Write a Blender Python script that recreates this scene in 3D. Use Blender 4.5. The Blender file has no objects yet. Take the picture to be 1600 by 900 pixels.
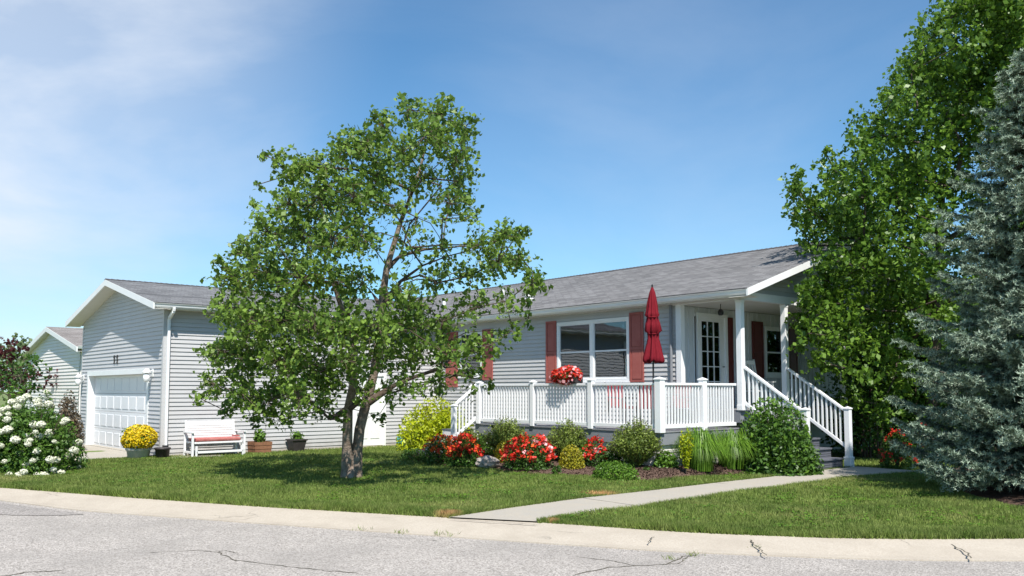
import bpy, bmesh, math, random
import numpy as np
from mathutils import Vector, Matrix
R = math.radians
random.seed(7); rng = np.random.default_rng(7)
scene = bpy.context.scene
COL = scene.collection

# ------------------------------------------------------------------ camera
FPX, YAW, PITCH, SHY = 1368.9, R(49.432), R(4.366), 55.456       # focal length and shift in pixels of the 1600 px wide photo
CAM = np.array([11.176, -16.08, 1.65])
cam_data = bpy.data.cameras.new("camera"); cam = bpy.data.objects.new("camera", cam_data); COL.objects.link(cam)
cam.location = CAM; cam.rotation_euler = (R(90) + PITCH, 0, YAW)
cam_data.sensor_width = 36; cam_data.lens = FPX * 36 / 1600; cam_data.shift_y = SHY / 1600
cam_data.clip_start = 0.1; cam_data.clip_end = 3000
scene.camera = cam

# ------------------------------------------------------------------ world, sun, exposure
SUN = Vector((0.64, -0.34, 1.0)).normalized()
EL = math.asin(SUN.z); AZ = math.atan2(SUN.x, SUN.y)
world = bpy.data.worlds.new("World"); scene.world = world; world.use_nodes = True
wn = world.node_tree.nodes; wl = world.node_tree.links
for n in list(wn): wn.remove(n)
out = wn.new('ShaderNodeOutputWorld'); bg = wn.new('ShaderNodeBackground'); bg.inputs['Strength'].default_value = 0.088
sky = wn.new('ShaderNodeTexSky'); sky.sky_type = 'NISHITA'; sky.sun_disc = False
sky.sun_elevation = EL; sky.sun_rotation = AZ; sky.air_density = 1.0; sky.dust_density = 0.4; sky.ozone_density = 2.2; sky.altitude = 200
tcw = wn.new('ShaderNodeTexCoord')
mpw = wn.new('ShaderNodeMapping'); mpw.inputs['Scale'].default_value = (1.1, 1.1, 2.6); mpw.inputs['Rotation'].default_value = (0.25, 0.3, 0.6)
mpw.inputs['Location'].default_value = (0.35, 0.1, 0.2)
nz = wn.new('ShaderNodeTexNoise'); nz.inputs['Scale'].default_value = 2.1; nz.inputs['Detail'].default_value = 7; nz.inputs['Roughness'].default_value = 0.55; nz.inputs['Distortion'].default_value = 0.35
rmp = wn.new('ShaderNodeValToRGB'); rmp.color_ramp.elements[0].position = 0.42; rmp.color_ramp.elements[1].position = 0.72
rmp.color_ramp.elements[0].color = (0, 0, 0, 1); rmp.color_ramp.elements[1].color = (1, 1, 1, 1)
# a bank of thin high cloud lies to the west (left) of the view
dotn = wn.new('ShaderNodeVectorMath'); dotn.operation = 'DOT_PRODUCT'
cdir = Vector((-0.93, -0.10, 0.36)).normalized(); dotn.inputs[1].default_value = cdir
bank = wn.new('ShaderNodeMapRange'); bank.inputs['From Min'].default_value = 0.80; bank.inputs['From Max'].default_value = 0.985; bank.inputs['To Min'].default_value = 0.0; bank.inputs['To Max'].default_value = 1.0
bank.interpolation_type = 'SMOOTHSTEP'
mulb = wn.new('ShaderNodeMath'); mulb.operation = 'MULTIPLY_ADD'
addb = wn.new('ShaderNodeMath'); addb.operation = 'MULTIPLY'; addb.use_clamp = True; addb.inputs[1].default_value = 0.95
base_c = wn.new('ShaderNodeMath'); base_c.operation = 'MULTIPLY'; base_c.inputs[1].default_value = 0.09
mixc = wn.new('ShaderNodeMixRGB'); mixc.inputs['Color2'].default_value = (7.0, 7.5, 8.3, 1)
tint = wn.new('ShaderNodeMixRGB'); tint.blend_type = 'MULTIPLY'; tint.inputs['Fac'].default_value = 1.0; tint.inputs['Color2'].default_value = (0.75, 1.13, 1.28, 1)
wl.new(tcw.outputs['Generated'], mpw.inputs['Vector']); wl.new(mpw.outputs[0], nz.inputs['Vector']); wl.new(nz.outputs['Fac'], rmp.inputs['Fac'])
wl.new(tcw.outputs['Generated'], dotn.inputs[0]); wl.new(dotn.outputs['Value'], bank.inputs['Value'])
wl.new(rmp.outputs['Color'], base_c.inputs[0])
soft = wn.new('ShaderNodeMath'); soft.operation = 'MULTIPLY_ADD'; soft.inputs[1].default_value = 0.7; soft.inputs[2].default_value = 0.52
wl.new(rmp.outputs['Color'], soft.inputs[0])
wl.new(bank.outputs[0], mulb.inputs[0]); wl.new(soft.outputs[0], mulb.inputs[1]); wl.new(base_c.outputs[0], mulb.inputs[2])
wl.new(mulb.outputs[0], addb.inputs[0]); dot2 = wn.new('ShaderNodeVectorMath'); dot2.operation = 'DOT_PRODUCT'; dot2.inputs[1].default_value = Vector((-0.665, 0.72, 0.20)).normalized()
bank2 = wn.new('ShaderNodeMapRange'); bank2.interpolation_type = 'SMOOTHSTEP'; bank2.inputs['From Min'].default_value = 0.955; bank2.inputs['From Max'].default_value = 0.998; bank2.inputs['To Max'].default_value = 0.12
wl.new(tcw.outputs['Generated'], dot2.inputs[0]); wl.new(dot2.outputs['Value'], bank2.inputs['Value'])
m2 = wn.new('ShaderNodeMath'); m2.operation = 'MULTIPLY_ADD'; m2.use_clamp = True; wl.new(bank2.outputs[0], m2.inputs[0]); wl.new(soft.outputs[0], m2.inputs[1]); wl.new(addb.outputs[0], m2.inputs[2])
wl.new(m2.outputs[0], mixc.inputs['Fac'])
wl.new(sky.outputs[0], tint.inputs['Color1']); wl.new(tint.outputs[0], mixc.inputs['Color1'])
wl.new(mixc.outputs[0], bg.inputs['Color']); wl.new(bg.outputs[0], out.inputs['Surface'])
sd = bpy.data.lights.new("sun", 'SUN'); sd.energy = 5.0; sd.angle = R(0.53); sd.color = (1.0, 0.955, 0.89)
so = bpy.data.objects.new("sun", sd); COL.objects.link(so); so.rotation_euler = SUN.to_track_quat('Z', 'Y').to_euler(); so.location = (20, -30, 40)
scene.view_settings.view_transform = 'Standard'; scene.view_settings.look = 'None'; scene.view_settings.exposure = 0.50; scene.view_settings.gamma = 1.0
scene.view_settings.use_curve_mapping = False

# ------------------------------------------------------------------ geometry of the survey: photo ray -> place
_fw = np.array([-math.sin(YAW) * math.cos(PITCH), math.cos(YAW) * math.cos(PITCH), math.sin(PITCH)])
_rt = np.array([math.cos(YAW), math.sin(YAW), 0.0]); _up = np.cross(_rt, _fw)
def ray(px, py): return _fw + _rt * (px - 800) / FPX - _up * (py - 450 - SHY) / FPX
def G(px, py, z=0.0): d = ray(px, py); return CAM + d * (z - CAM[2]) / d[2]
def D(px, py, dep): return CAM + ray(px, py) * dep
def depth(p): return float((np.array(p) - CAM) @ _fw)

# ------------------------------------------------------------------ materials
def mat(name, color, rough=0.6, spec=0.3, metal=0.0, noise=None, bump=None, var=None, coat=0.0):
    """noise=(scale, color2, amount)  bump=(scale, strength)  var=per island brightness variation"""
    m = bpy.data.materials.new(name); m.use_nodes = True; nt = m.node_tree; N = nt.nodes; L = nt.links
    p = N['Principled BSDF']; p.inputs['Roughness'].default_value = rough; p.inputs['Specular IOR Level'].default_value = spec
    p.inputs['Metallic'].default_value = metal; p.inputs['Base Color'].default_value = (*color, 1)
    if coat: p.inputs['Coat Weight'].default_value = coat
    tc = N.new('ShaderNodeTexCoord'); src = None
    if noise:
        sc, c2, amt = noise
        n = N.new('ShaderNodeTexNoise'); n.inputs['Scale'].default_value = sc; n.inputs['Detail'].default_value = 6; n.inputs['Roughness'].default_value = 0.65
        L.new(tc.outputs['Object'], n.inputs['Vector'])
        r = N.new('ShaderNodeMapRange'); r.inputs['From Min'].default_value = 0.35; r.inputs['From Max'].default_value = 0.68; r.inputs['To Max'].default_value = amt
        L.new(n.outputs['Fac'], r.inputs['Value'])
        x = N.new('ShaderNodeMixRGB'); x.inputs['Color1'].default_value = (*color, 1); x.inputs['Color2'].default_value = (*c2, 1)
        L.new(r.outputs[0], x.inputs['Fac']); src = x.outputs[0]
    if var:
        g = N.new('ShaderNodeNewGeometry'); hs = N.new('ShaderNodeHueSaturation')
        r2 = N.new('ShaderNodeMapRange'); r2.inputs['To Min'].default_value = 1 - var; r2.inputs['To Max'].default_value = 1 + var
        L.new(g.outputs['Random Per Island'], r2.inputs['Value']); L.new(r2.outputs[0], hs.inputs['Value'])
        if src: L.new(src, hs.inputs['Color'])
        else: hs.inputs['Color'].default_value = (*color, 1)
        src = hs.outputs[0]
    if src: L.new(src, p.inputs['Base Color'])
    if bump:
        n = N.new('ShaderNodeTexNoise'); n.inputs['Scale'].default_value = bump[0]; n.inputs['Detail'].default_value = 5
        L.new(tc.outputs['Object'], n.inputs['Vector'])
        b = N.new('ShaderNodeBump'); b.inputs['Strength'].default_value = bump[1]; b.inputs['Distance'].default_value = 0.02
        L.new(n.outputs['Fac'], b.inputs['Height']); L.new(b.outputs[0], p.inputs['Normal'])
    return m

def leaf_mat(name, c1, c2, trans=0.35, rough=0.5, big=0.6, spec=0.35, tcol=None):
    """leaf: random tone per leaf between c1 and c2, large soft patches, light coming through"""
    m = bpy.data.materials.new(name); m.use_nodes = True; nt = m.node_tree; N = nt.nodes; L = nt.links
    p = N['Principled BSDF']; p.inputs['Roughness'].default_value = rough; p.inputs['Specular IOR Level'].default_value = spec
    g = N.new('ShaderNodeNewGeometry'); tc = N.new('ShaderNodeTexCoord')
    n = N.new('ShaderNodeTexNoise'); n.inputs['Scale'].default_value = big; n.inputs['Detail'].default_value = 3
    L.new(tc.outputs['Object'], n.inputs['Vector'])
    a = N.new('ShaderNodeMath'); a.operation = 'MULTIPLY_ADD'; a.inputs[1].default_value = 0.6; a.use_clamp = True
    s = N.new('ShaderNodeMapRange'); s.inputs['From Min'].default_value = 0.3; s.inputs['From Max'].default_value = 0.7; s.inputs['To Min'].default_value = 0; s.inputs['To Max'].default_value = 0.4
    L.new(n.outputs['Fac'], s.inputs['Value']); L.new(g.outputs['Random Per Island'], a.inputs[0]); L.new(s.outputs[0], a.inputs[2])
    x = N.new('ShaderNodeMixRGB'); x.inputs['Color1'].default_value = (*c1, 1); x.inputs['Color2'].default_value = (*c2, 1)
    L.new(a.outputs[0], x.inputs['Fac']); L.new(x.outputs[0], p.inputs['Base Color'])
    t = N.new('ShaderNodeBsdfTranslucent')
    if tcol:
        y = N.new('ShaderNodeMixRGB'); y.blend_type = 'MULTIPLY'; y.inputs['Fac'].default_value = 1; y.inputs['Color2'].default_value = (*tcol, 1)
        L.new(x.outputs[0], y.inputs['Color1']); L.new(y.outputs[0], t.inputs['Color'])
    else: L.new(x.outputs[0], t.inputs['Color'])
    mx = N.new('ShaderNodeMixShader'); mx.inputs[0].default_value = trans
    L.new(p.outputs[0], mx.inputs[1]); L.new(t.outputs[0], mx.inputs[2]); L.new(mx.outputs[0], N['Material Output'].inputs['Surface'])
    return m

def shingle_mat(name, c1, c2, swap=False, ey=0.133):
    m = bpy.data.materials.new(name); m.use_nodes = True; nt = m.node_tree; N = nt.nodes; L = nt.links
    p = N['Principled BSDF']; p.inputs['Roughness'].default_value = 0.95; p.inputs['Specular IOR Level'].default_value = 0.15
    tc = N.new('ShaderNodeTexCoord'); mp = N.new('ShaderNodeMapping')
    if swap: mp.inputs['Rotation'].default_value = (0, 0, R(90))
    L.new(tc.outputs['Object'], mp.inputs['Vector'])
    b = N.new('ShaderNodeTexBrick'); b.inputs['Scale'].default_value = 1; b.inputs['Brick Width'].default_value = 0.31; b.inputs['Row Height'].default_value = ey
    b.inputs['Mortar Size'].default_value = 0.006; b.inputs['Color1'].default_value = (*c1, 1); b.inputs['Color2'].default_value = (*c2, 1)
    b.inputs['Mortar'].default_value = (c1[0] * .45, c1[1] * .45, c1[2] * .45, 1); b.inputs['Bias'].default_value = 0.0
    L.new(mp.outputs[0], b.inputs['Vector'])
    n = N.new('ShaderNodeTexNoise'); n.inputs['Scale'].default_value = 60; n.inputs['Detail'].default_value = 3; L.new(tc.outputs['Object'], n.inputs['Vector'])
    n2 = N.new('ShaderNodeTexNoise'); n2.inputs['Scale'].default_value = 0.8; n2.inputs['Detail'].default_value = 4; L.new(tc.outputs['Object'], n2.inputs['Vector'])
    a = N.new('ShaderNodeMath'); a.operation = 'MULTIPLY_ADD'; a.inputs[1].default_value = 1.3; L.new(n.outputs['Fac'], a.inputs[0])
    a2 = N.new('ShaderNodeMath'); a2.operation = 'MULTIPLY'; a2.operation = 'MULTIPLY_ADD'; a2.inputs[1].default_value = 0.25; a2.inputs[2].default_value = 0.22; L.new(n2.outputs['Fac'], a2.inputs[0]); L.new(a2.outputs[0], a.inputs[2])
    hs = N.new('ShaderNodeHueSaturation'); L.new(b.outputs['Color'], hs.inputs['Color']); L.new(a.outputs[0], hs.inputs['Value']); L.new(hs.outputs[0], p.inputs['Base Color'])
    return m

def glass_mat(name, tint=(0.55, 0.6, 0.6), refl=0.12):
    m = bpy.data.materials.new(name); m.use_nodes = True; nt = m.node_tree; N = nt.nodes; L = nt.links
    N.remove(N['Principled BSDF'])
    t = N.new('ShaderNodeBsdfTransparent'); t.inputs['Color'].default_value = (*tint, 1)
    g = N.new('ShaderNodeBsdfGlossy'); g.inputs['Roughness'].default_value = 0.02; g.inputs['Color'].default_value = (0.9, 0.95, 1, 1)
    fr = N.new('ShaderNodeFresnel'); fr.inputs['IOR'].default_value = 1.5
    a = N.new('ShaderNodeMath'); a.operation = 'ADD'; a.inputs[1].default_value = refl; L.new(fr.outputs[0], a.inputs[0])
    tc = N.new('ShaderNodeTexCoord'); nn = N.new('ShaderNodeTexNoise'); nn.inputs['Scale'].default_value = 1.3; L.new(tc.outputs['Object'], nn.inputs['Vector'])
    bb = N.new('ShaderNodeBump'); bb.inputs['Strength'].default_value = 0.06; bb.inputs['Distance'].default_value = 0.05; L.new(nn.outputs['Fac'], bb.inputs['Height']); L.new(bb.outputs[0], g.inputs['Normal'])
    x = N.new('ShaderNodeMixShader'); L.new(a.outputs[0], x.inputs[0]); L.new(t.outputs[0], x.inputs[1]); L.new(g.outputs[0], x.inputs[2])
    L.new(x.outputs[0], N['Material Output'].inputs['Surface'])
    return m

M = dict(
    siding=mat("grey_vinyl_siding", (0.495, 0.49, 0.49), 0.45, 0.35, noise=(1.2, (0.44, 0.435, 0.435), 0.7), bump=(220, 0.05)),
    porchwall=mat("pale_vertical_siding", (0.58, 0.60, 0.62), 0.5, 0.3, noise=(2, (0.52, 0.54, 0.56), 0.6)),
    beige=mat("cream_vinyl_siding", (0.79, 0.745, 0.71), 0.5, 0.3, noise=(1.2, (0.71, 0.67, 0.635), 0.6)),
    white=mat("white_paint", (0.80, 0.80, 0.79), 0.35, 0.4, noise=(3.0, (0.70, 0.70, 0.68), 0.45)),
    vinyl=mat("white_vinyl", (0.82, 0.82, 0.82), 0.3, 0.45, noise=(2.2, (0.74, 0.74, 0.73), 0.5)),
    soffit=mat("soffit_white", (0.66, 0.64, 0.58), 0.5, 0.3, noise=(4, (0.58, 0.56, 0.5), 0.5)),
    garagedoor=mat("garage_door_paint", (0.74, 0.74, 0.75), 0.4, 0.35, noise=(1.5, (0.66, 0.67, 0.68), 0.5)),
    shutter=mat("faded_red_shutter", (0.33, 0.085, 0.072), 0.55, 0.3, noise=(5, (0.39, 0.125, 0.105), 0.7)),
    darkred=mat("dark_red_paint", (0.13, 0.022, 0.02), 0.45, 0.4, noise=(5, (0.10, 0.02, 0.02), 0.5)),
    umbrella=mat("burgundy_canvas", (0.155, 0.008, 0.016), 0.8, 0.15, noise=(9, (0.20, 0.012, 0.02), 0.7), bump=(90, 0.25)),
    cushion=mat("red_cushion", (0.36, 0.10, 0.09), 0.85, 0.15, noise=(8, (0.46, 0.20, 0.18), 0.9), bump=(60, 0.3)),
    redchair=mat("deep_red_sling", (0.24, 0.02, 0.03), 0.8, 0.1, noise=(12, (0.3, 0.03, 0.04), 0.6)),
    black=mat("black_metal", (0.02, 0.02, 0.022), 0.4, 0.4, noise=(9, (0.035, 0.035, 0.035), 0.5)),
    blackpot=mat("black_pot", (0.035, 0.03, 0.03), 0.5, 0.3, noise=(9, (0.06, 0.05, 0.05), 0.5)),
    creampot=mat("cream_pot", (0.62, 0.58, 0.52), 0.6, 0.3, noise=(6, (0.52, 0.48, 0.42), 0.7)),
    wood=mat("weathered_wood", (0.27, 0.13, 0.07), 0.7, 0.2, noise=(12, (0.16, 0.08, 0.05), 0.8), bump=(40, 0.3), var=0.15),
    deckboard=mat("grey_deck_board", (0.27, 0.27, 0.28), 0.6, 0.25, noise=(5, (0.2, 0.2, 0.215), 0.7), bump=(60, 0.2), var=0.08),
    fascia=mat("grey_painted_board", (0.24, 0.25, 0.27), 0.5, 0.3, noise=(4, (0.19, 0.2, 0.22), 0.7), bump=(40, 0.15)),
    steps=mat("dark_grey_step", (0.13, 0.135, 0.16), 0.6, 0.3, noise=(8, (0.09, 0.095, 0.115), 0.7)),
    glass=glass_mat("window_glass"),
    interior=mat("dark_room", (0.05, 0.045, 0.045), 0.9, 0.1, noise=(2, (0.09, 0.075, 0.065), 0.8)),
    curtain=mat("sheer_curtain", (0.60, 0.57, 0.52), 0.9, 0.1, noise=(4, (0.3, 0.28, 0.26), 0.6)),
    lampglass=mat("frosted_lamp_glass", (0.86, 0.86, 0.84), 0.15, 0.5, noise=(9, (0.72, 0.72, 0.7), 0.4)),
    teal=mat("teal_plastic", (0.02, 0.24, 0.24), 0.4, 0.4, noise=(9, (0.05, 0.32, 0.34), 0.6)),
    pinkstone=mat("pale_pink_stone", (0.50, 0.40, 0.36), 0.8, 0.2, noise=(9, (0.6, 0.52, 0.48), 0.7), bump=(30, 0.4)),
    rock=mat("pale_rock", (0.42, 0.37, 0.33), 0.85, 0.2, noise=(7, (0.27, 0.23, 0.2), 0.9), bump=(25, 0.7)),
    soil=mat("potting_soil", (0.05, 0.035, 0.025), 0.95, 0.1, noise=(30, (0.1, 0.07, 0.05), 0.8), bump=(60, 0.6)),
    concrete=mat("garden_concrete", (0.39, 0.35, 0.29), 0.85, 0.2, noise=(3.5, (0.36, 0.335, 0.295), 0.8), bump=(70, 0.35)),
    roof=shingle_mat("grey_brown_shingles", (0.155, 0.150, 0.150), (0.245, 0.238, 0.236)),
    roofg=shingle_mat("grey_shingles", (0.14, 0.141, 0.146), (0.225, 0.226, 0.232), swap=True),
    roofn=shingle_mat("tan_shingles", (0.20, 0.18, 0.168), (0.30, 0.275, 0.26), swap=True),
    ridgecap=mat("dark_ridge_cap", (0.085, 0.08, 0.085), 0.95, 0.1, noise=(20, (0.14, 0.13, 0.13), 0.8)),
    metal=mat("galvanised_metal", (0.5, 0.5, 0.5), 0.35, 0.5, metal=0.6, noise=(9, (0.4, 0.4, 0.4), 0.5)),
    bark=mat("grey_brown_bark", (0.14, 0.10, 0.075), 0.95, 0.1, noise=(7, (0.34, 0.28, 0.225), 0.9), bump=(28, 1.0)),
    twig=mat("brown_twig", (0.085, 0.062, 0.048), 0.9, 0.1, noise=(6, (0.15, 0.115, 0.09), 0.7)),
    darkbark=mat("dark_bark", (0.075, 0.06, 0.048), 0.95, 0.1, noise=(9, (0.13, 0.105, 0.085), 0.8), bump=(30, 0.8)),
    birch=leaf_mat("tree_leaf", (0.042, 0.10, 0.014), (0.26, 0.39, 0.065), 0.38, 0.42),
    linden=leaf_mat("linden_leaf", (0.035, 0.095, 0.010), (0.20, 0.335, 0.040), 0.36, 0.38, 0.5),
    needle=leaf_mat("blue_needle", (0.04, 0.07, 0.045), (0.19, 0.25, 0.175), 0.08, 0.5, 0.7),
    newneedle=leaf_mat("new_spruce_growth", (0.16, 0.225, 0.155), (0.46, 0.55, 0.42), 0.08, 0.5, 0.7),
    maroon=leaf_mat("maroon_leaf", (0.035, 0.008, 0.010), (0.12, 0.03, 0.032), 0.3, 0.5),
    green=leaf_mat("shrub_leaf", (0.025, 0.07, 0.012), (0.10, 0.20, 0.03), 0.28, 0.45, 3),
    midgreen=leaf_mat("mid_green_leaf", (0.05, 0.12, 0.012), (0.17, 0.31, 0.035), 0.3, 0.45, 3),
    fargreen=leaf_mat("far_tree_leaf", (0.075, 0.115, 0.045), (0.17, 0.22, 0.085), 0.25, 0.6, 0.3),
    bush=leaf_mat("bush_leaf", (0.032, 0.085, 0.013), (0.13, 0.24, 0.032), 0.3, 0.45, 3),
    lime=leaf_mat("lime_leaf", (0.16, 0.24, 0.008), (0.62, 0.66, 0.02), 0.35, 0.45, 3),
    golden=leaf_mat("golden_leaf", (0.17, 0.19, 0.015), (0.52, 0.44, 0.03), 0.25, 0.5, 6),
    yew=leaf_mat("olive_leaf", (0.07, 0.12, 0.018), (0.27, 0.34, 0.06), 0.22, 0.5, 4),
    brownish=leaf_mat("bronze_leaf", (0.06, 0.055, 0.03), (0.19, 0.135, 0.085), 0.25, 0.5, 3),
    blade=leaf_mat("strap_leaf", (0.07, 0.17, 0.015), (0.25, 0.42, 0.05), 0.35, 0.38, 4),
    whitepetal=leaf_mat("white_petal", (0.66, 0.66, 0.50), (0.86, 0.85, 0.72), 0.25, 0.6, 8),
    redpetal=leaf_mat("red_petal", (0.55, 0.012, 0.010), (0.80, 0.07, 0.035), 0.25, 0.5, 8),
    orangepetal=leaf_mat("orange_petal", (0.62, 0.06, 0.010), (0.85, 0.20, 0.03), 0.25, 0.5, 8),
    pinkpetal=leaf_mat("pink_petal", (0.75, 0.25, 0.28), (0.88, 0.60, 0.60), 0.25, 0.5, 8),
    yellowpetal=leaf_mat("yellow_petal", (0.60, 0.38, 0.006), (0.88, 0.70, 0.02), 0.25, 0.5, 8),
)

def lawn_material(name, ground=False):
    m = bpy.data.materials.new(name); m.use_nodes = True; nt = m.node_tree; N = nt.nodes; L = nt.links
    p = N['Principled BSDF']; p.inputs['Roughness'].default_value = 0.6; p.inputs['Specular IOR Level'].default_value = 0.2
    g = N.new('ShaderNodeNewGeometry')
    def noise(scale, det, lo, hi):
        n = N.new('ShaderNodeTexNoise'); n.inputs['Scale'].default_value = scale; n.inputs['Detail'].default_value = det; n.inputs['Roughness'].default_value = 0.6
        L.new(g.outputs['Position'], n.inputs['Vector'])
        r = N.new('ShaderNodeMapRange'); r.inputs['From Min'].default_value = lo; r.inputs['From Max'].default_value = hi; L.new(n.outputs['Fac'], r.inputs['Value']); return r.outputs[0]
    n1 = noise(0.9, 5, 0.35, 0.65); n2 = noise(6.0, 4, 0.40, 0.70); n3 = noise(0.45, 6, 0.56, 0.74)
    a = N.new('ShaderNodeMixRGB'); a.inputs['Color1'].default_value = (0.092, 0.15, 0.026, 1); a.inputs['Color2'].default_value = (0.185, 0.245, 0.054, 1); L.new(n1, a.inputs['Fac'])
    b = N.new('ShaderNodeMixRGB'); b.inputs['Color2'].default_value = (0.28, 0.31, 0.10, 1); L.new(a.outputs[0], b.inputs['Color1'])
    q = N.new('ShaderNodeMath'); q.operation = 'MULTIPLY'; q.inputs[1].default_value = 0.55; L.new(n2, q.inputs[0]); L.new(q.outputs[0], b.inputs['Fac'])
    c = N.new('ShaderNodeMixRGB'); c.inputs['Color2'].default_value = (0.38, 0.33, 0.15, 1); L.new(b.outputs[0], c.inputs['Color1'])
    q2 = N.new('ShaderNodeMath'); q2.operation = 'MULTIPLY'; q2.inputs[1].default_value = 0.45; L.new(n3, q2.inputs[0]); L.new(q2.outputs[0], c.inputs['Fac'])
    src = c.outputs[0]
    # two scorched patches beside the path
    for cx, cy, rr in ((1.42, -5.9, 0.36), (1.62, -9.02, 0.22), (2.95, -8.35, 0.10)):
        dd = N.new('ShaderNodeVectorMath'); dd.operation = 'DISTANCE'; L.new(g.outputs['Position'], dd.inputs[0]); dd.inputs[1].default_value = (cx, cy, 0.02)
        mr = N.new('ShaderNodeMapRange'); mr.inputs['From Min'].default_value = rr; mr.inputs['From Max'].default_value = rr * 0.4; mr.inputs['To Max'].default_value = 0.85; L.new(dd.outputs['Value'], mr.inputs['Value'])
        x = N.new('ShaderNodeMixRGB'); x.inputs['Color2'].default_value = (0.52, 0.30, 0.14, 1); L.new(mr.outputs[0], x.inputs['Fac']); L.new(src, x.inputs['Color1']); src = x.outputs[0]
    hs = N.new('ShaderNodeHueSaturation'); L.new(src, hs.inputs['Color'])
    if ground: hs.inputs['Value'].default_value = 0.8
    else:
        r2 = N.new('ShaderNodeMapRange'); r2.inputs['To Min'].default_value = 0.65; r2.inputs['To Max'].default_value = 1.45
        L.new(g.outputs['Random Per Island'], r2.inputs['Value']); L.new(r2.outputs[0], hs.inputs['Value'])
    L.new(hs.outputs[0], p.inputs['Base Color'])
    if not ground:
        t = N.new('ShaderNodeBsdfTranslucent'); L.new(hs.outputs[0], t.inputs['Color'])
        mx = N.new('ShaderNodeMixShader'); mx.inputs[0].default_value = 0.3
        L.new(p.outputs[0], mx.inputs[1]); L.new(t.outputs[0], mx.inputs[2]); L.new(mx.outputs[0], N['Material Output'].inputs['Surface'])
    return m
def add_splash(m, h=.45, amt=.45, dirt=(0.25, 0.22, 0.18)):
    """soil splashed up the foot of a wall, in patches"""
    nt = m.node_tree; N = nt.nodes; L = nt.links; p = N['Principled BSDF']; src = p.inputs['Base Color'].links[0].from_socket
    g = N.new('ShaderNodeNewGeometry'); sx = N.new('ShaderNodeSeparateXYZ'); L.new(g.outputs['Position'], sx.inputs[0])
    a = N.new('ShaderNodeMapRange'); a.inputs['From Min'].default_value = h; a.inputs['From Max'].default_value = 0; L.new(sx.outputs['Z'], a.inputs['Value'])
    n = N.new('ShaderNodeTexNoise'); n.inputs['Scale'].default_value = 5; n.inputs['Detail'].default_value = 6; L.new(g.outputs['Position'], n.inputs['Vector'])
    q = N.new('ShaderNodeMath'); q.operation = 'MULTIPLY'; L.new(a.outputs[0], q.inputs[0]); L.new(n.outputs['Fac'], q.inputs[1])
    q2 = N.new('ShaderNodeMath'); q2.operation = 'MULTIPLY'; q2.inputs[1].default_value = amt * 2; q2.use_clamp = True; L.new(q.outputs[0], q2.inputs[0])
    x = N.new('ShaderNodeMixRGB'); x.inputs['Color2'].default_value = (*dirt, 1); L.new(q2.outputs[0], x.inputs['Fac']); L.new(src, x.inputs['Color1']); L.new(x.outputs[0], p.inputs['Base Color'])
add_splash(M['siding']); add_splash(M['beige'], .35, .4)
M['lawn'] = lawn_material("lawn_turf", True); M['grass'] = lawn_material("grass_blade")

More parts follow.
